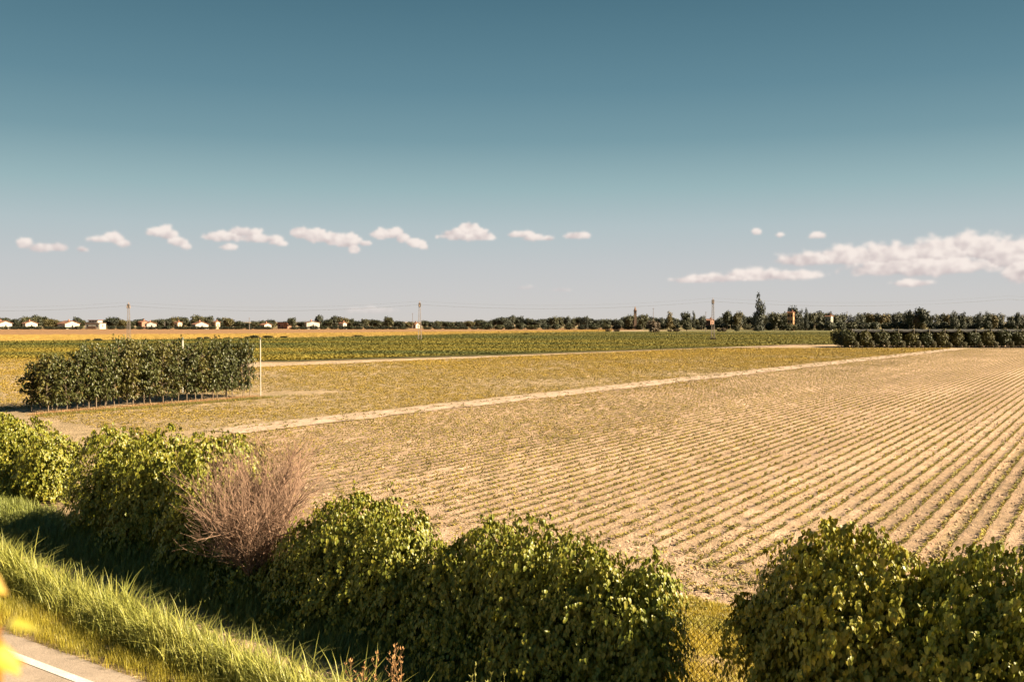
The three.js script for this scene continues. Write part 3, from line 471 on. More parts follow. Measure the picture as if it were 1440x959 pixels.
{ // wire fence inside the hedge, open to view in the gap
  const a = onHedge(820, 10.95), b = onHedge(1300, 10.95), g = group('wire_fence', b[0], b[1]); tag(g, 'rusty chain link fence crossing the gap between two hedge bushes', 'fence');
  const L = Math.hypot(a[0] - b[0], a[1] - b[1]), ux = (a[0] - b[0]) / L, uz = (a[1] - b[1]) / L, H = 1.24, S = 0.085, T = new Tris(), R = rng(71);
  const P = (t, y, off = 0) => new THREE.Vector3(ux * t - uz * off, y, -(uz * t + ux * off));
  for (let t = -S * 16; t < L; t += S) for (const dir of [1, -1]) {
    let prev = null; const n = 15;
    for (let k = 0; k <= n; k++) { const tt = t + (dir > 0 ? k : n - k) / n * H; if (tt < 0 || tt > L) { prev = null; continue; } const q = P(tt, k / n * H + 0.02, dir * 0.002 + 0.02 * noise(tt * 2, k * 0.2)); if (prev) stick(T, prev, q, 0.0032, 0.0032, 3); prev = q; }
  }
  const wire = part('wire_mesh', T.geo(), std(0.16, 0.12, 0.08, 0.6, { metalness: 0.4 }), g); wire.userData.kind = 'stuff';
  for (const y of [0.06, 0.65, 1.26]) { const t = new Tris(); stick(t, P(0, y), P(L, y), 0.0025, 0.0025, 5); part('tension_wire', t.geo(), std(0.2, 0.17, 0.13, 0.5, { metalness: 0.6 }), g); }
  for (let t = 0.9; t < L; t += 2.6) { const q = new Tris(); stick(q, P(t, -0.1, -0.03), P(t, 1.36, -0.03), 0.024, 0.022, 8); part('post', q.geo(), std(0.28, 0.26, 0.22, 0.8), g); }
}
// seeding weeds that stand up in front of the hedge
const M_stalk = std(0.24, 0.13, 0.055, 0.9), M_seed = std(0.36, 0.2, 0.08, 0.9), M_greenSeed = leafMat(0.26, 0.25, 0.06, 0.7, 0.3);
function seedWeed(name, label, pxx, pyy, seed, green) {
  const [X, Z] = onHedge(pxx, 7.3), h = at(pxx, pyy, Z)[1], g = group(name, X, Z, -0.02), R = rng(seed); tag(g, label, 'weed', 'seeding weeds in front of the hedge');
  const S = new Tris(), H = new Tris(), lean = (R() - 0.5) * 0.3; let p = new THREE.Vector3();
  for (let i = 1; i <= 6; i++) { const q = new THREE.Vector3(lean * (i / 6) ** 2 + (R() - 0.5) * 0.03, h * i / 6, (R() - 0.5) * 0.04); stick(S, p, q, 0.006 - i * 0.0007, 0.0055 - i * 0.0007, 4);
    if (i > 3) for (let j = 0; j < (green ? 3 : 6); j++) { const b = p.clone().lerp(q, R()), a = R() * 6.28, e = b.clone().add(new THREE.Vector3(Math.cos(a) * 0.09 * R(), 0.04 + 0.05 * R(), Math.sin(a) * 0.09 * R())); stick(S, b, e, 0.002, 0.001, 3); for (let k = 0; k < 3; k++) leaf(H, e, new THREE.Vector3(R() - 0.5, 0.7, R() - 0.5), new THREE.Vector3(R() - 0.5, 0.2, R() - 0.5), 0.03 + 0.025 * R(), 0.016); }
    p = q; }
  part('stalk', S.geo(), green ? M_greenSeed : M_stalk, g); const s = part('seed_head', H.geo(), green ? M_greenSeed : M_seed, g); s.userData.kind = 'stuff';
}
[[488, 930, 1], [500, 940, 2], [522, 916, 3], [540, 914, 4], [549, 922, 5], [561, 918, 6], [572, 928, 7]].forEach(([x, y, s], i) => seedWeed('dry_weed', `${ORD[i]} rusty brown seeding weed stalk counted from the tall grass`, x, y, s, false));
[[662, 944, 11], [674, 936, 12], [684, 950, 13], [709, 946, 14]].forEach(([x, y, s], i) => seedWeed('green_weed', `${ORD[i]} pale green weed spike counted from the rusty weed stalks`, x, y, s, true));

// ---------------------------------------------------------------- the yellow shrub close to the camera
{
  const Z = 0.62, X = -0.364, g = group('yellow_shrub', X, Z), R = rng(201); tag(g, 'out of focus shrub with yellow and orange leaves near the road line', 'shrub');
  const S = new Tris(); let p = new THREE.Vector3(0, 0, 0);
  for (let i = 1; i <= 8; i++) { const q = new THREE.Vector3((R() - 0.5) * 0.04 - 0.02, 4.7 * i / 8, (R() - 0.5) * 0.04); stick(S, p, q, 0.012 - i * 0.0011, 0.011 - i * 0.0011, 6); p = q; }
  const mats = [leafMat(0.5, 0.3, 0.02, 0.6, 0.45), leafMat(0.46, 0.2, 0.015, 0.6, 0.45), leafMat(0.36, 0.32, 0.03, 0.6, 0.45)];
  const q4 = new THREE.Matrix4();
  const tips = [[0.042, 4.85, 0], [0.03, 4.82, 0.02], [0.04, 4.8, 0], [0.02, 4.78, 0.03], [0.015, 4.84, -0.02], [0.0, 4.87, 0], [0.035, 4.76, 0], [0.042, 4.81, -0.02], [0.0, 4.74, 0.03], [-0.03, 4.8, 0.03], [-0.05, 4.87, 0], [-0.04, 4.74, -0.03], [-0.06, 4.68, 0], [-0.03, 4.62, 0.03]];
  for (const t of tips) {
    const e = new THREE.Vector3(...t), b = new THREE.Vector3(-0.02, e.y - 0.09, 0); stick(S, b, e, 0.0015, 0.0008, 4);
    for (let k = 0; k < 8; k++) { const m = part('leaf', leafGeo, mats[Math.floor(R() * 3)], g); m.position.copy(b).lerp(e, 0.45 + 0.55 * R()); _y.set(R() - 0.4, R() - 0.7, R() - 0.3).normalize(); _z.set(R() - 0.5, 1, R() * 0.8); _z.addScaledVector(_y, -_z.dot(_y)).normalize(); _x.crossVectors(_y, _z); q4.makeBasis(_x, _y, _z); m.quaternion.setFromRotationMatrix(q4); m.scale.setScalar(0.016 + 0.012 * R()); }
  }
  part('stem', S.geo(), M_bark, g);
}

// ---------------------------------------------------------------- the block of young trees
const M_young = [leafMat(0.062, 0.066, 0.016, 0.45, 0.2), leafMat(0.088, 0.08, 0.018, 0.45, 0.2), leafMat(0.05, 0.055, 0.014, 0.45, 0.2)];
function youngTree(seed) {
  const R = rng(seed), T = new Tris(), S = new Tris(), H = 3.7, n = new THREE.Vector3(), d = new THREE.Vector3();
  let p = new THREE.Vector3(); const axis = [p];
  for (let i = 1; i <= 6; i++) { const q = new THREE.Vector3((R() - 0.5) * 0.12, H * 0.92 * i / 6, (R() - 0.5) * 0.12); stick(S, p, q, 0.04 - i * 0.005, 0.036 - i * 0.005, 5); p = q; axis.push(q); }
  for (let b = 0; b < 26; b++) {
    const t = 0.17 + 0.8 * (b / 26), c = axis[Math.min(5, Math.floor(t * 6))].clone(); c.y = H * 0.92 * t; const a = R() * 6.28, L = (0.34 + 0.4 * R()) * (t < 0.3 ? 0.7 : 1) * (t > 0.85 ? 0.7 : 1), e = c.clone().add(new THREE.Vector3(Math.cos(a) * L, 0.12 + 0.32 * R(), Math.sin(a) * L)); stick(S, c, e, 0.012, 0.004, 3);
    const m = 16 + Math.floor(R() * 8);
    for (let k = 0; k < m; k++) { const q = c.clone().lerp(e, 0.25 + 0.85 * R()).add(new THREE.Vector3((R() - 0.5) * 0.3, (R() - 0.5) * 0.34, (R() - 0.5) * 0.3)); d.set(R() - 0.5, -0.5 * R() - 0.1, R() - 0.5); n.set(R() - 0.5, 0.9, R() - 0.5); leaf(T, q, d, n, 0.17 + 0.1 * R(), 0.12, null, 0.2, 0.2); }
  }
  return [T.geo(), S.geo()];
}
{
  const kinds = [1, 2, 3, 4, 5].map(s => youngTree(300 + s)), R = rng(310), A = ground(62, 582), B = ground(349, 559.5), d = [B[0] - A[0], B[1] - A[1]], l = Math.hypot(...d), nx = -d[1] / l, nz = d[0] / l, N = 24;
  const M_trunk = std(0.15, 0.11, 0.075, 0.9);
  for (let row = 0; row < 2; row++) for (let i = 0; i < N; i++) {
    const t = (i + (R() - 0.5) * 0.5) / (N - 1), off = row * 1.5 + (R() - 0.5) * 0.25, g = group('young_tree', A[0] + d[0] * t + nx * off, A[1] + d[1] * t + nz * off, 0.05, R() * 6.28), [c, s] = kinds[Math.floor(R() * 5)];
    tag(g, `slim young leafy tree, ${ORD[N - 1 - i]} of the ${row ? 'back' : 'front'} row counted from the white pole`, 'tree', row ? 'back row of the young tree block' : 'front row of the young tree block');
    const k = (i < 3 ? 0.84 : i < 7 ? 0.92 : 1.02) + (R() - 0.5) * 0.22; if (row && R() < 0.06) { scene.remove(g); continue; } const kw = 0.8 + R() * 0.4; g.scale.set(kw, k * (R() < 0.15 ? 0.88 : 1), kw); g.rotation.z = (R() - 0.5) * 0.09; part('trunk', s, M_trunk, g); part('crown', c, M_young[Math.floor(R() * 3)], g);
  }
  // strip of weeds and dry grass along the foot of the trees
  const w = [], w2 = [];
  for (let i = 0; i < 2600; i++) { const t = -0.1 + R() * 1.32, off = -0.7 - R() * 1.5 + (t > 1 ? 0.4 : 0), dry = off > -1.6; const q = { X: A[0] + d[0] * t + nx * off, Z: A[1] + d[1] * t + nz * off, y: 0.07, turn: R() * 6.28, s: 0.7 + R() * 0.8, c: dry ? [0.3 + 0.1 * R(), 0.17 + 0.05 * R(), 0.085] : [0.15 + 0.06 * R(), 0.135 + 0.04 * R(), 0.03] }; if (t > 1 && (dry || R() < (t - 1) * 3.6)) continue; w.push(q); }
  scatter('weed_strip', grassTuft(44, 12, 0.17, 0.18, 0.008, 0.4), M_grass, w, 'strip of dry and green grass along the foot of the young trees', 'grass');
}
function pole(pxx, ytop, Z, r, label) {
  const b = at(pxx, ytop, Z), g = group('white_pole', b[0], Z, 0); tag(g, label, 'pole', 'white poles by the young trees');
  part('shaft', new THREE.CylinderGeometry(r * 0.92, r, b[1], 10).translate(0, b[1] / 2, 0), std(0.42, 0.4, 0.36, 0.85, { map: plasterMap }), g); part('cap', new THREE.CylinderGeometry(r * 0.7, r * 1.5, 0.16, 10).translate(0, b[1] + 0.06, 0), std(0.05, 0.05, 0.05, 0.8), g);
}
pole(365.5, 477, ground(365.5, 558.5)[1], 0.038, 'thin white pole with dark cap at the open end of the young tree block');
pole(256, 477, 68, 0.07, 'white pole with dark cap rising from within the young tree block');

// ---------------------------------------------------------------- far trees
function crownGeo(seed, lobes, n, s) {                     // unit crown: 1 wide, 1 tall, standing on y = 0
  const R = rng(seed), T = new Tris(), v = lobes.map(l => l[3] * l[4] * l[3]), tot = v.reduce((a, b) => a + b), nn = new THREE.Vector3(), d = new THREE.Vector3(), p = new THREE.Vector3();
  for (let i = 0; i < n; i++) { let t = R() * tot, k = 0; while (t > v[k]) t -= v[k++]; const [x, y, z, a, b] = lobes[k], u = R() * 2 - 1, f = R() * 6.28, r = Math.sqrt(1 - u * u), w = 0.6 + 0.45 * Math.sqrt(R()) + 0.25 * noise(u * 3 + seed, f, k); nn.set(r * Math.cos(f), u, r * Math.sin(f)); p.set(x + nn.x * a * w, y + nn.y * b * w, z + nn.z * a * w); if (p.y < 0.0) continue; d.set(R() - 0.5, R() - 0.6, R() - 0.5); nn.add(new THREE.Vector3(R() - 0.5, R() - 0.1, R() - 0.5)); const L = s * (0.6 + 0.8 * R()); leaf(T, p, d, nn, L, L * 0.8, null, 0.15, 0.1); }
  return T.geo();
}
const lob = (seed, n, shape) => { const R = rng(seed), o = []; for (let i = 0; i < n; i++) o.push(shape(i, R)); return o; };
const CR = {
  round: [0, 1, 2].map(k => crownGeo(400 + k, [[0, 0.52, 0, 0.3, 0.36], ...lob(410 + k, 10, (i, R) => { const a = i * 2.4 + R(), h = 0.3 + 0.5 * R(); return [Math.cos(a) * 0.25, h, Math.sin(a) * 0.25, 0.16 + 0.08 * R(), 0.16 + 0.06 * R()]; })], 1500, 0.085)),
  bush: [0, 1].map(k => crownGeo(430 + k, [[0, 0.45, 0, 0.36, 0.42], ...lob(440 + k, 9, (i, R) => { const a = i * 2.4 + R(); return [Math.cos(a) * 0.3, 0.2 + 0.45 * R(), Math.sin(a) * 0.3, 0.15 + 0.07 * R(), 0.22 + 0.1 * R()]; })], 1100, 0.1)),
  poplar: [0, 1].map(k => crownGeo(450 + k, lob(455 + k, 9, (i, R) => [(R() - 0.5) * 0.3, 0.1 + i * 0.098, (R() - 0.5) * 0.3, (0.42 - 0.03 * i) * (0.8 + 0.4 * R()), 0.12]), 1500, 0.07)),
  spire: [crownGeo(460, [[0, 0.08, 0, 0.42, 0.12], [-0.1, 0.2, 0.1, 0.4, 0.13], [0.08, 0.3, 0, 0.42, 0.12], [0, 0.38, -0.1, 0.36, 0.1], [0.16, 0.47, 0, 0.32, 0.1], [0.2, 0.56, 0.05, 0.3, 0.09], [0.02, 0.6, 0, 0.24, 0.09], [0.28, 0.67, 0, 0.16, 0.07], [0.02, 0.72, 0, 0.2, 0.08], [-0.03, 0.82, 0, 0.15, 0.07], [0.02, 0.9, 0, 0.1, 0.06], [0, 0.96, 0, 0.06, 0.04]], 2600, 0.06)],
};
const FT = [[0.027, 0.03, 0.009], [0.043, 0.042, 0.011], [0.066, 0.055, 0.013], [0.018, 0.022, 0.008], [0.095, 0.068, 0.013], [0.058, 0.036, 0.017]].map(c => flatLeaf(...c));
const trunkGeo = new THREE.CylinderGeometry(0.6, 1, 1, 6).translate(0, 0.5, 0), M_farTrunk = std(0.1, 0.075, 0.05, 0.95);
const RT = rng(500);

function farTree(name, label, grp, x, ytop, wpx, Z, kind = 'round', mat = 0, lift = 0.12, cat = 'tree') {
  const b = at(x, ytop, Z), h = b[1], w = wpx / F * Z, g = group(name, b[0], Z, 0.05, kind === 'spire' ? 0 : RT() * 6.28); tag(g, label, cat, grp);
  const c = part('crown', CR[kind][Math.floor(RT() * CR[kind].length)], FT[mat], g); c.scale.set(w, h * (1 - lift), w); c.position.y = h * lift;
  const r = Math.max(0.06, h * 0.022), t = part('trunk', trunkGeo, M_farTrunk, g); t.scale.set(r, h * Math.max(0.35, lift + 0.3), r);
}
// trees of the villages on the far side, [x, top, width] in pixels
const village = [[4, 447, 16], [20, 449, 13], [38, 446, 18], [52, 443.5, 14], [60, 446, 12], [71, 449, 18], [88, 452, 12], [108, 446, 10], [115, 450, 8], [150, 449, 12], [157, 446.5, 17], [171, 450, 13], [182, 451, 14], [195, 449, 14], [216, 450, 10], [226, 449, 10], [235, 448, 9], [243, 446, 12], [256, 446, 13], [266, 451, 10], [277, 443.5, 15], [292, 445, 14], [308, 447, 8], [320, 447, 15], [334, 452, 12], [346, 454, 12], [358, 452, 10], [368, 451, 10], [378, 450, 13], [383, 452, 8], [410, 447, 10], [425, 453, 12], [440, 454, 12], [461, 449, 12], [470, 444, 11], [482, 446, 15], [492, 448.5, 10], [502, 452, 14], [513, 449, 10], [527, 450, 18], [562, 452, 12], [575, 453.5, 12], [597, 451, 10], [606, 453, 12], [616, 452, 10], [630, 453, 14], [645, 453, 14], [660, 452, 14], [674, 450, 14]];
village.forEach(([x, y, w], i) => { const m = [0, 3, 1, 0, 3, 2][i % 6]; farTree('village_tree', `${y < 447.5 ? 'tall' : y < 451 ? 'rounded' : 'low'} ${TONE[m]} tree by ${place(x)}`, 'trees among the far farmhouses', x, y - 1.2, w * 1.35, 655 + (i % 5) * 14, 'round', m, 0.06); });
for (let x = -34, i = 0; x < 684; x += 6 + RT() * 5, i++) farTree('village_tree', `small ${TONE[[0, 3, 1][i % 3]]} tree in the back rank behind ${place(x)}`, 'trees among the far farmhouses', x, 451 + RT() * 3.5, 9 + RT() * 8, 735, 'round', [0, 3, 1][i % 3], 0.03);
farTree('round_tree', 'large dark ball shaped tree beside a white gabled farmhouse', null, 448, 441.5, 13.5, 640, 'round', 3, 0.05);
farTree('round_tree', 'big round green tree standing alone before the white windowed house', null, 546, 444.5, 16, 650, 'round', 1, 0.03);
for (let x = -30, i = 0; x < 690; x += 9 + RT() * 6, i++) { if ((x > 117 && x < 148) || (x > 575 && x < 592) || (x > 384 && x < 412)) continue; farTree('field_bush', `low ${TONE[i % 3 === 0 ? 0 : 3]} hedge bush at the foot of ${place(x)}`, 'bushes before the far houses', x, 457.3 + RT() * 2, 12 + RT() * 6, 615, 'bush', i % 3 === 0 ? 0 : 3, 0, 'bush'); }
// the wood in the middle distance and on the right
const woodTop = x => { const t = [[676, 452], [700, 446], [713, 443.5], [730, 445], [750, 447], [775, 446], [790, 445], [810, 448.5], [826, 446], [842, 449], [860, 449], [880, 446], [900, 446], [920, 446], [943, 446], [960, 448], [985, 448], [1010, 448], [1024, 442], [1050, 444], [1080, 441], [1100, 440], [1120, 440], [1140, 440], [1152, 437], [1170, 441], [1190, 441], [1210, 441], [1235, 441], [1255, 440], [1275, 440], [1300, 440], [1320, 443], [1345, 440], [1360, 443], [1380, 442], [1400, 440], [1420, 443], [1440, 443], [1500, 440], [1600, 440]]; let i = 0; while (i < t.length - 2 && x > t[i + 1][0]) i++; return lerp(t[i][1], t[i + 1][1], clamp((x - t[i][0]) / (t[i + 1][0] - t[i][0]))); };
for (let x = 682, i = 0; x < 1560; x += 6 + RT() * 4, i++) {
  const right = x > 1062, m = right ? [1, 0, 2, 0, 1, 3, 0, 4][Math.floor(RT() * 8)] : [0, 3, 3, 1][Math.floor(RT() * 4)], pop = RT() < 0.25 && right;
  farTree('wood_tree', `${TONE[m]} ${pop ? 'upright' : 'rounded'} tree in the wood near ${place(x)}`, 'trees of the far wood', x, woodTop(x) + RT() * 4 - 2.4, 11 + RT() * 8, right ? 560 + RT() * 40 : 610 + RT() * 40, pop ? 'poplar' : 'round', m, 0.03);
  if (i % 2 === 0) farTree('wood_bush', `dense ${TONE[[0, 3, 1][i % 3]]} bush at the wood edge below ${place(x)}`, 'bushes of the far wood edge', x + 3, (right ? 450 : 453) + RT() * 3, 15 + RT() * 6, right ? 545 : 595, 'bush', [0, 3, 1][i % 3], 0, 'bush');
}
farTree('tall_tree', 'tall ragged dark tree rising above the whole wood', null, 1067, 409, 20, 500, 'spire', 3, 0.03);
[[885, 442, 15, 1, 'round', 'rounded crown left of the pointed tower in the wood'], [905, 441, 17, 1, 'round', 'wide green crown beside the pointed tower in the wood'], [943, 437, 13, 4, 'poplar', 'yellowish pointed tree standing above the wood'], [965, 438, 17, 0, 'round', 'broad dark green crown with flat top above the wood'], [976, 436.5, 7, 0, 'poplar', 'slim poplar touching the broad flat topped crown'], [988, 443, 11, 3, 'round', 'small dark ball shaped tree near the red roofed house'], [1023, 436, 15, 0, 'round', 'tall rounded tree right of the red roofed house'], [1038, 437, 15, 2, 'round', 'olive brown rounded tree near the tall ragged tree'], [1090, 438, 20, 1, 'round', 'broad tree beside the orange tower house'], [1101, 443, 14, 0, 'round', 'darker tree close to the orange tower house'], [1117, 429.5, 18, 3, 'round', 'dark crown rising behind the orange tower house'], [1135, 432, 8, 3, 'poplar', 'dark slim poplar near the orange tower house'], [1127, 434, 9, 0, 'poplar', 'grey green slim tree between tower house and poplar'], [1167, 437, 8, 3, 'round', 'small dark tree above the white house in the wood'], [1280, 434, 12, 3, 'round', 'dark crown beside the flat topped crown over the orchard'], [1297, 431.5, 24, 3, 'round', 'wide flat topped dark crown over the orchard wood'], [1290, 442, 12, 5, 'round', 'reddish brown tree below the flat topped crown'], [1299, 441, 8, 4, 'poplar', 'yellow slender tree below the flat topped crown'], [1342, 436, 16, 0, 'poplar', 'jagged dark tree group leader in the orchard wood'], [1355, 438, 12, 0, 'poplar', 'second jagged dark tree in the orchard wood'], [1378, 438, 10, 3, 'poplar', 'dark upright tree left of the yellow tree'], [1390, 437, 12, 0, 'poplar', 'upright tree close to the yellow tree'], [1399, 441, 12, 4, 'round', 'golden yellow tree in the orchard wood'], [1432, 438, 9, 3, 'round', 'dark rounded treetop at the end of the orchard wood'], [826, 443, 5, 3, 'poplar', 'small pointed conifer above the dark wood']]
  .forEach(([x, y, w, m, k, label]) => farTree('wood_tree', label, null, x, y, w, x < 1062 ? 590 : 540, k, m, 0.1));
farTree('wood_bush', 'dense bush hiding the foot of the orange tower house', null, 1112, 454, 18, 518, 'bush', 1, 0, 'bush');
farTree('wood_bush', 'dense bush hiding the foot of the white house in the treetops', null, 1167, 449, 18, 532, 'bush', 0, 0, 'bush');
// shrubs and bushes that stand in the fields
farTree('brown_bush', 'large brown bush standing in front of the dark wood', null, 919, 449, 20, ground(919, 468)[1], 'bush', 5, 0, 'bush');
farTree('small_tree', 'small green tree standing in front of the dark wood', null, 966, 450, 15, ground(966, 466.5)[1], 'round', 1, 0.05);
farTree('field_shrub', 'small rounded shrub in the meadow before the wood', null, 1037, 459, 8, ground(1037, 466)[1], 'bush', 1, 0, 'bush');
[[1012, 461], [1018, 460], [952, 462], [942, 463.5], [868, 463], [855, 463]].forEach(([x, y]) => farTree('meadow_bush', `low brownish bush in the meadow in front of ${place(x)}`, 'low bushes in the meadow', x, y, 7 + RT() * 4, 480, 'bush', 5, 0, 'bush'));
farTree('field_shrub', 'dark rounded shrub on the green field before the wheat', 'dark shrubs before the wheat', 123, 476.5, 6, 245, 'bush', 3, 0, 'bush');
farTree('field_shrub', 'dark rounded shrub on the green field before the wheat', 'dark shrubs before the wheat', 137, 475.6, 13, 248, 'bush', 3, 0, 'bush');
[[280, 474, 9], [290, 473, 9], [303, 476, 7], [319, 474.5, 9], [332, 474.5, 10], [347, 473, 10], [357, 471, 14], [376, 471.5, 16], [388, 475, 9], [399, 472.5, 12], [408, 475, 9], [428, 477, 12], [452, 474, 8], [463, 474.5, 10], [480, 472.5, 9], [490, 474, 9], [503, 471, 15], [512, 473, 9], [536, 474, 6], [553, 473.5, 8], [565, 473.5, 10], [609, 471.8, 9], [640, 471, 9], [655, 470, 12], [700, 470, 8], [740, 468, 10]].forEach(([x, y, w]) => farTree('hedge_shrub', `${w > 11 ? 'large' : w > 8 ? 'medium' : 'small'} shrub along the wheat field, in line with ${place(x)}`, 'shrubs along the wheat field', x, y, w, 272 + (x - 280) * 0.22, 'bush', [0, 1, 3][Math.floor(RT() * 3)], 0, 'bush'));

// ---------------------------------------------------------------- far houses
const HW = { white: [0.42, 0.39, 0.34], cream: [0.5, 0.42, 0.3], pink: [0.3, 0.15, 0.1], orange: [0.46, 0.25, 0.13], grey: [0.3, 0.28, 0.25] };
const wallMat = Object.fromEntries(Object.entries(HW).map(([k, c]) => [k, new THREE.MeshStandardMaterial({ color: rgb(...c), roughness: 0.9, map: plasterMap })]));
const M_roof = std(0.17, 0.075, 0.045, 0.9), M_roofDark = std(0.1, 0.055, 0.038, 0.9), M_glass = new THREE.MeshStandardMaterial({ color: rgb(0.02, 0.022, 0.025), roughness: 0.15 }), M_door = std(0.1, 0.06, 0.04, 0.8);
function gable(w, d, h, over) { const s = new THREE.Shape([new THREE.Vector2(-d / 2 - over, 0), new THREE.Vector2(d / 2 + over, 0), new THREE.Vector2(0, h)]); return new THREE.ExtrudeGeometry(s, { depth: w + over * 2, bevelEnabled: false }).rotateY(Math.PI / 2).translate(-w / 2 - over, 0, 0); }
// x0, x1, eave and ridge rows in the photograph; a house turned so that its right gable faces the sun
function house(label, x0, x1, yRidge, yEave, Z, o = {}) {
  const a = at((x0 + x1) / 2, yEave, Z), hE = a[1], hR = at(x0, yRidge, Z)[1], full = (x1 - x0) / F * Z, turn = o.turn ?? 0.45, d = o.depth ?? full * 0.5, w = Math.max(3, (full - d * Math.abs(Math.sin(turn))) / Math.cos(turn)), g = group('farmhouse', a[0], Z, 0.05, -turn); tag(g, label, 'house');
  part('wall', box(w, hE, d, 0, hE / 2, 0), wallMat[o.wall || 'white'], g);
  const gw = part('gable_wall', gable(w - 0.1, d - 0.04, hR - hE - 0.25, 0).translate(0, hE + 0.004, 0), wallMat[o.wall || 'white'], g);
  if (o.flat) { part('roof', box(w + 0.6, 0.35, d + 0.6, 0, hE + 0.18, 0), M_roofDark, g); g.remove(gw); }
  else { const L = Math.hypot(d / 2 + 0.5, hR - hE), ang = Math.atan2(hR - hE, d / 2 + 0.5), r = new THREE.Group(); r.name = 'roof'; g.add(r); for (const s of [-1, 1]) { const m = part('roof_slope', box(w + 0.8, 0.22, L + 0.25), o.dark ? M_roofDark : M_roof, r); m.position.set(0, (hE + hR) / 2 + 0.1, s * (d / 4 + 0.25)); m.rotation.x = s * ang; } const ch = part('chimney', box(0.7, 1.5, 0.7, w * 0.25, hR + 0.3, d * 0.12), wallMat.pink, r); }
  const n = Math.max(2, Math.round(w / 3.4)), fl = Math.max(1, Math.round(hE / 3.1));
  for (let f = 0; f < fl; f++) { const y = hE * (f + 0.55) / fl, ws = o.win || 1.05, hh = Math.min(1.5, hE / fl * 0.5);
    for (let i = 0; i < n; i++) { const x = (i + 0.5) / n * w - w / 2; if (f === 0 && i === Math.floor(n / 2)) { part('door', box(1.1, 2.1, 0.08, x, 1.06, d / 2 + 0.02), M_door, g); continue; } part('window', box(ws, hh, 0.08, x, y, d / 2 + 0.02), M_glass, g); part('window_sill', box(ws + 0.3, 0.12, 0.25, x, y - hh / 2 - 0.08, d / 2 + 0.1), wallMat.grey, g); }
    part('window', box(0.08, hh, 0.9, w / 2 + 0.02, y, 0), M_glass, g); }
  return g;
}
house('long low white farm building with a lit gable among dark trees', -22, 15, 451.5, 455, 640, { depth: 9 });
house('small white farmhouse with red roof below the tallest village trees', 33, 49.5, 451.8, 455, 640, { depth: 8, turn: 0.6 });
house('red roofed farmhouse with large white gable end', 82, 109.5, 451.5, 455.5, 635, { depth: 10, turn: 0.6 });
{ // the villa: a wide ground floor, a set back upper floor
  const g = house('wide two storey white villa with dark porch and small upper windows', 122, 145, 454.6, 454.8, 640, { depth: 8, turn: 0.1, flat: true }); const a = at(133, 451.4, 640)[1], e = at(133, 454.8, 640)[1];
  part('upper_wall', box(6.2, a - e, 6, 0, e + (a - e) / 2 + 0.36, 0), wallMat.white, g); part('upper_roof', box(7, 0.3, 6.8, 0, a + 0.52, 0), M_roof, g); for (let i = -1; i < 2; i++) part('upper_window', box(0.9, 0.8, 0.08, i * 1.9, (a + e) / 2 + 0.45, 3.03), M_glass, g); part('porch', box(5.5, 1.6, 1.2, 0, 1.1, 4.2), M_door, g);
}
house('tall narrow reddish house between two dark trees', 197.5, 205, 451.2, 453.2, 660, { wall: 'pink', depth: 6 });
house('small bright white house with pointed gable beside reddish house', 207.5, 216, 452.8, 455.4, 640, { depth: 6, turn: 1.0 });
house('narrow cream house hidden between round trees', 247, 253, 452.5, 454, 660, { wall: 'cream', depth: 4 });
house('red roofed house with white side walls in front of big trees', 271, 291, 452.5, 456.5, 620, { depth: 9, turn: 0.7 });
house('pinkish house wall showing between two trees', 300, 307, 452, 453.5, 670, { wall: 'cream', depth: 4 });
house('low white barn beside the reddish flat roofed farm', 367, 380, 454.5, 457, 650, { depth: 7 });
house('reddish farm building with low white annex wall', 391, 409, 451.5, 453.6, 660, { wall: 'pink', depth: 8, flat: true });
house('white farmhouse with a tall bright side wall by the ball shaped tree', 430, 447, 451.8, 454, 630, { depth: 9, turn: 0.9, dark: true });
house('tiny white gabled shed among the village trees', 479, 485, 453.3, 455, 640, { depth: 4 });
house('isolated white house with row of windows and red roof under pylon', 576, 589.5, 453.8, 456.6, ground(583, 462)[1], { depth: 7, turn: 0.3 });
house('low building with long red roof behind the middle pylon bush', 992, 1005, 448.8, 451, 600, { wall: 'pink', depth: 8 });
house('orange tower house standing among the trees of the wood', 1108.5, 1117, 439, 440, 526, { wall: 'orange', depth: 3, turn: 0.5 });
house('white house showing through treetops of the mixed wood', 1162.5, 1171, 443.8, 445.2, 540, { depth: 4, turn: 0.6 });
{ // the pointed tower
  const b = at(893.5, 430.5, 620), g = group('bell_tower', b[0], 620, 0.05); tag(g, 'slender brown pointed tower rising above the dark wood', 'tower'); const h = b[1] - 3;
  part('shaft', box(1.6, h, 1.6, 0, h / 2, 0), std(0.11, 0.07, 0.05, 0.9), g); part('cornice', box(1.95, 0.3, 1.95, 0, h + 0.15, 0), M_roofDark, g); part('spire', new THREE.ConeGeometry(1.1, 2.8, 4).rotateY(Math.PI / 4).translate(0, h + 1.7, 0), M_roofDark, g); for (const s of [0, 1]) part('belfry_opening', s ? box(0.6, 1.2, 0.06, 0, h - 1, 0.81) : box(0.06, 1.2, 0.6, 0.81, h - 1, 0), M_glass, g);
}

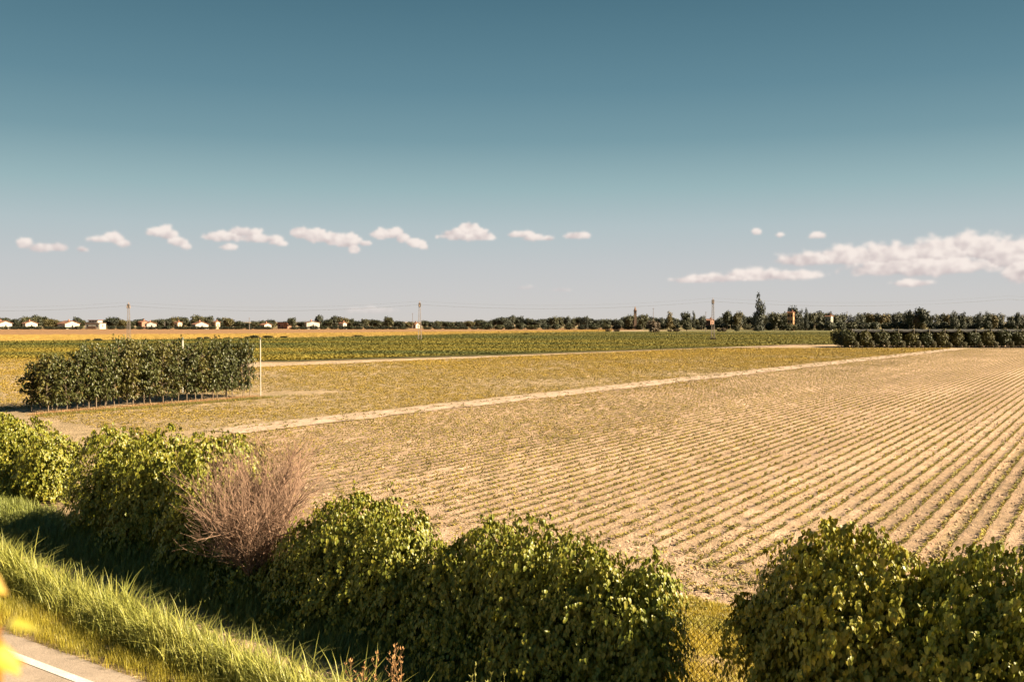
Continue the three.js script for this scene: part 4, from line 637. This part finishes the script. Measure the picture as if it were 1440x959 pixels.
// ---------------------------------------------------------------- pylons, poles and cables
const M_steel = std(0.16, 0.13, 0.12, 0.7, { metalness: 0.3 }), M_wire = std(0.12, 0.12, 0.12, 0.7), M_ins = std(0.3, 0.2, 0.15, 0.4);
const LINE = [[-232, 427.5, 260], [180, 429, 260], [590, 427.5, 262], [1003, 423, 266], [1418, 420, 270], [1830, 417, 274]], heads = [];
LINE.forEach(([x, yt, Z], i) => {
  const b = at(x, yt, Z), H = b[1], X = b[0]; heads.push([X, H, Z]); if (x < 0 || x > 1100) return;
  const g = group('lattice_pylon', X, Z); tag(g, ['slim steel lattice pylon in the wheat behind the young trees', 'slim steel lattice pylon beside the isolated white house', 'slim steel lattice pylon with a bush at its foot before the wood'][i - 1], 'pylon', 'pylons of the power line');
  const c = [[1, 1], [1, -1], [-1, -1], [-1, 1]], B = new Tris(), W = y => lerp(0.42, 0.17, y / H);
  for (const [sx, sz] of c) { const t = new Tris(); stick(t, new THREE.Vector3(sx * W(0), 0, sz * W(0)), new THREE.Vector3(sx * W(H), H, sz * W(H)), 0.05, 0.04, 4); part('leg', t.geo(), M_steel, g); }
  for (let y = 0.3; y < H - 0.5; y += 0.62) for (let k = 0; k < 4; k++) { const [ax, az] = c[k], [bx, bz] = c[(k + 1) % 4], p = new THREE.Vector3(ax * W(y), y, az * W(y)), q = new THREE.Vector3(bx * W(y + 0.62), y + 0.62, bz * W(y + 0.62)); stick(B, p, q, 0.022, 0.022, 3); }
  part('bracing', B.geo(), M_steel, g); part('head', box(0.62, 0.95, 0.62, 0, H - 0.2, 0), M_steel, g); part('crossarm', box(0.16, 0.16, 2.4, 0, H - 0.75, 0), M_steel, g);
  for (const z of [-1.1, 0, 1.1]) part('insulator', new THREE.CylinderGeometry(0.07, 0.09, 0.5, 8).translate(0, z ? H - 0.42 : H + 0.5, z), M_ins, g);
});
for (let i = 0; i < heads.length - 1; i++) for (let k = 0; k < 3; k++) {
  const [x0, h0, z0] = heads[i], [x1, h1, z1] = heads[i + 1], T = new Tris(), dz = [-1.1, 0, 1.1][k], up = k === 1 ? 0.75 : -0.17, sag = 1.5; let p = null;
  for (let j = 0; j <= 20; j++) { const t = j / 20, q = V(lerp(x0, x1, t), lerp(z0, z1, t) - dz, lerp(h0, h1, t) + up - sag * 4 * t * (1 - t)); if (p) stick(T, p, q, 0.011, 0.011, 3); p = q; }
  const m = new THREE.Mesh(T.geo(), M_wire); top('power_cable', m); tag(m, `${['farther', 'topmost', 'nearer'][k]} power cable ${['running out from the pylon behind the young trees', 'between the young tree pylon and the white house pylon', 'between the white house pylon and the wood pylon', 'running from the wood pylon over the orchard', 'of the span beyond the orchard'][i]}`, 'cable', 'cables of the power line');
}
[[231, 452, 640], [350, 446.5, 600], [434, 451, 600], [580, 440, 690], [919, 433, 640], [1192, 437.5, 600], [993, 438, 700]].forEach(([x, y, Z], i) => {
  const b = at(x, y, Z), g = group('utility_pole', b[0], Z); tag(g, `thin utility pole standing up from the tree line near ${place(x)}`, 'pole', 'far utility poles'); part('shaft', new THREE.CylinderGeometry(0.12, 0.2, b[1], 7).translate(0, b[1] / 2, 0), M_steel, g); part('crossarm', box(1.4, 0.12, 0.12, 0, b[1] - 0.6, 0), M_steel, g);
});
farTree('pylon_bush', 'dark bush around the foot of the pylon before the wood', null, 1003, 474.5, 10, 264, 'bush', 5, 0, 'bush');
farTree('pylon_bush', 'dark bush around the foot of the pylon by the white house', null, 590, 476.5, 9, 260, 'bush', 3, 0, 'bush');
{ const b = ground(993, 467), g = group('field_post', b[0], b[1]); tag(g, 'short dark post with white top in the meadow near the pylon', 'post'); part('shaft', new THREE.CylinderGeometry(0.12, 0.14, 1.6, 8).translate(0, 0.8, 0), M_steel, g); part('cap', new THREE.CylinderGeometry(0.2, 0.16, 0.35, 8).translate(0, 1.75, 0), wallMat.white, g); }

// ---------------------------------------------------------------- the netted orchard
{
  const Z0 = ground(1300, 489.5)[1], dX = 2.9, X0 = at(1196, 470, Z0)[0], N = 19, M_post = std(0.2, 0.17, 0.13, 0.9), M_orch = [leafMat(0.06, 0.06, 0.014, 0.5, 0.25), leafMat(0.085, 0.075, 0.016, 0.5, 0.25), leafMat(0.045, 0.05, 0.012, 0.5, 0.25)], R = rng(700);
  const og = [0, 1, 2].map(k => crownGeo(710 + k, [[0, 0.5, 0, 0.36, 0.46], ...lob(720 + k, 8, (i, Q) => { const a = i * 2.4 + Q(); return [Math.cos(a) * 0.26, 0.18 + 0.64 * Q(), Math.sin(a) * 0.26, 0.17, 0.2]; })], 1500, 0.075));
  const net = group('hail_net', X0, Z0 - 0.1); tag(net, 'grey hail net gathered along the top of the orchard rows', 'net');
  const M_net = std(0.032, 0.03, 0.031, 0.95);
  for (let i = 0; i < N; i++) {
    const X = X0 + i * dX;
    for (let r = 0; r < 4; r++) {
      const g = group('orchard_tree', X + (R() - 0.5) * 0.3, Z0 + 0.3 + r * 2.3, 0.03, R() * 6.28); tag(g, `${ORD[r]} fruit tree of the ${ORD[i]} netted orchard row counted from the green field`, 'tree', r ? 'inner orchard trees' : 'orchard row ends');
      const h = 3.2 + R() * 0.35, w = 3.2 + R() * 0.5, c = part('crown', og[Math.floor(R() * 3)], M_orch[Math.floor(R() * 3)], g); c.scale.set(w, h - 0.15, w); c.position.y = 0.15; const t = part('trunk', trunkGeo, M_farTrunk, g); t.scale.set(0.08, 1.4, 0.08);
    }
    const s = farShoot(X + 0.9, Z0 - 0.9, R, i); 
    const p = group('orchard_post', X + 0.35, Z0 - 0.15); tag(p, `thin wooden post at the end of the ${ORD[i]} orchard row from the green field`, 'post', 'orchard row posts'); part('shaft', new THREE.CylinderGeometry(0.06, 0.07, 3.5, 7).translate(0, 1.75, 0), M_post, p); part('cap', new THREE.CylinderGeometry(0.09, 0.09, 0.1, 7).translate(0, 3.54, 0), M_post, p);
    if (i < N - 1) { // one bay of net: gathered, sagging between the posts, with depth over the rows
      const g = gridSheet(10, 8, (a, b) => { const t = a / 10, q = b / 8, sag = 0.32 * 4 * t * (1 - t); return [i * dX + 0.35 + t * dX, q < 0.4 ? 3.2 - sag * 0.6 + q * 0.65 + 0.05 * noise(t * 9 + i * 3, q * 9) : 3.46 - sag * 0.35 * (1 - q) + 0.05 * noise(t * 7 + i, q * 20), q < 0.4 ? 0.1 * noise(t * 12 + i, q * 4) : (q - 0.4) * 14, 1, 1, 1]; }); g.deleteAttribute('color'); part('net_panel', g, M_net, net); }
  }
  function farShoot(X, Z, R, i) { const g = group('orchard_shrub', X, Z, 0.03, R() * 6.28); tag(g, `pale thin shrub at the foot of the ${ORD[i]} orchard row from the green field`, 'shrub', 'pale shrubs along the orchard front'); const h = 1.2 + R() * 0.5, c = part('crown', CR.bush[Math.floor(R() * 2)], FT[2], g); c.scale.set(1.0, h, 0.9); const t = part('stem', trunkGeo, M_farTrunk, g); t.scale.set(0.04, h * 0.6, 0.04); return g; }
}
renderer.render(scene, camera);
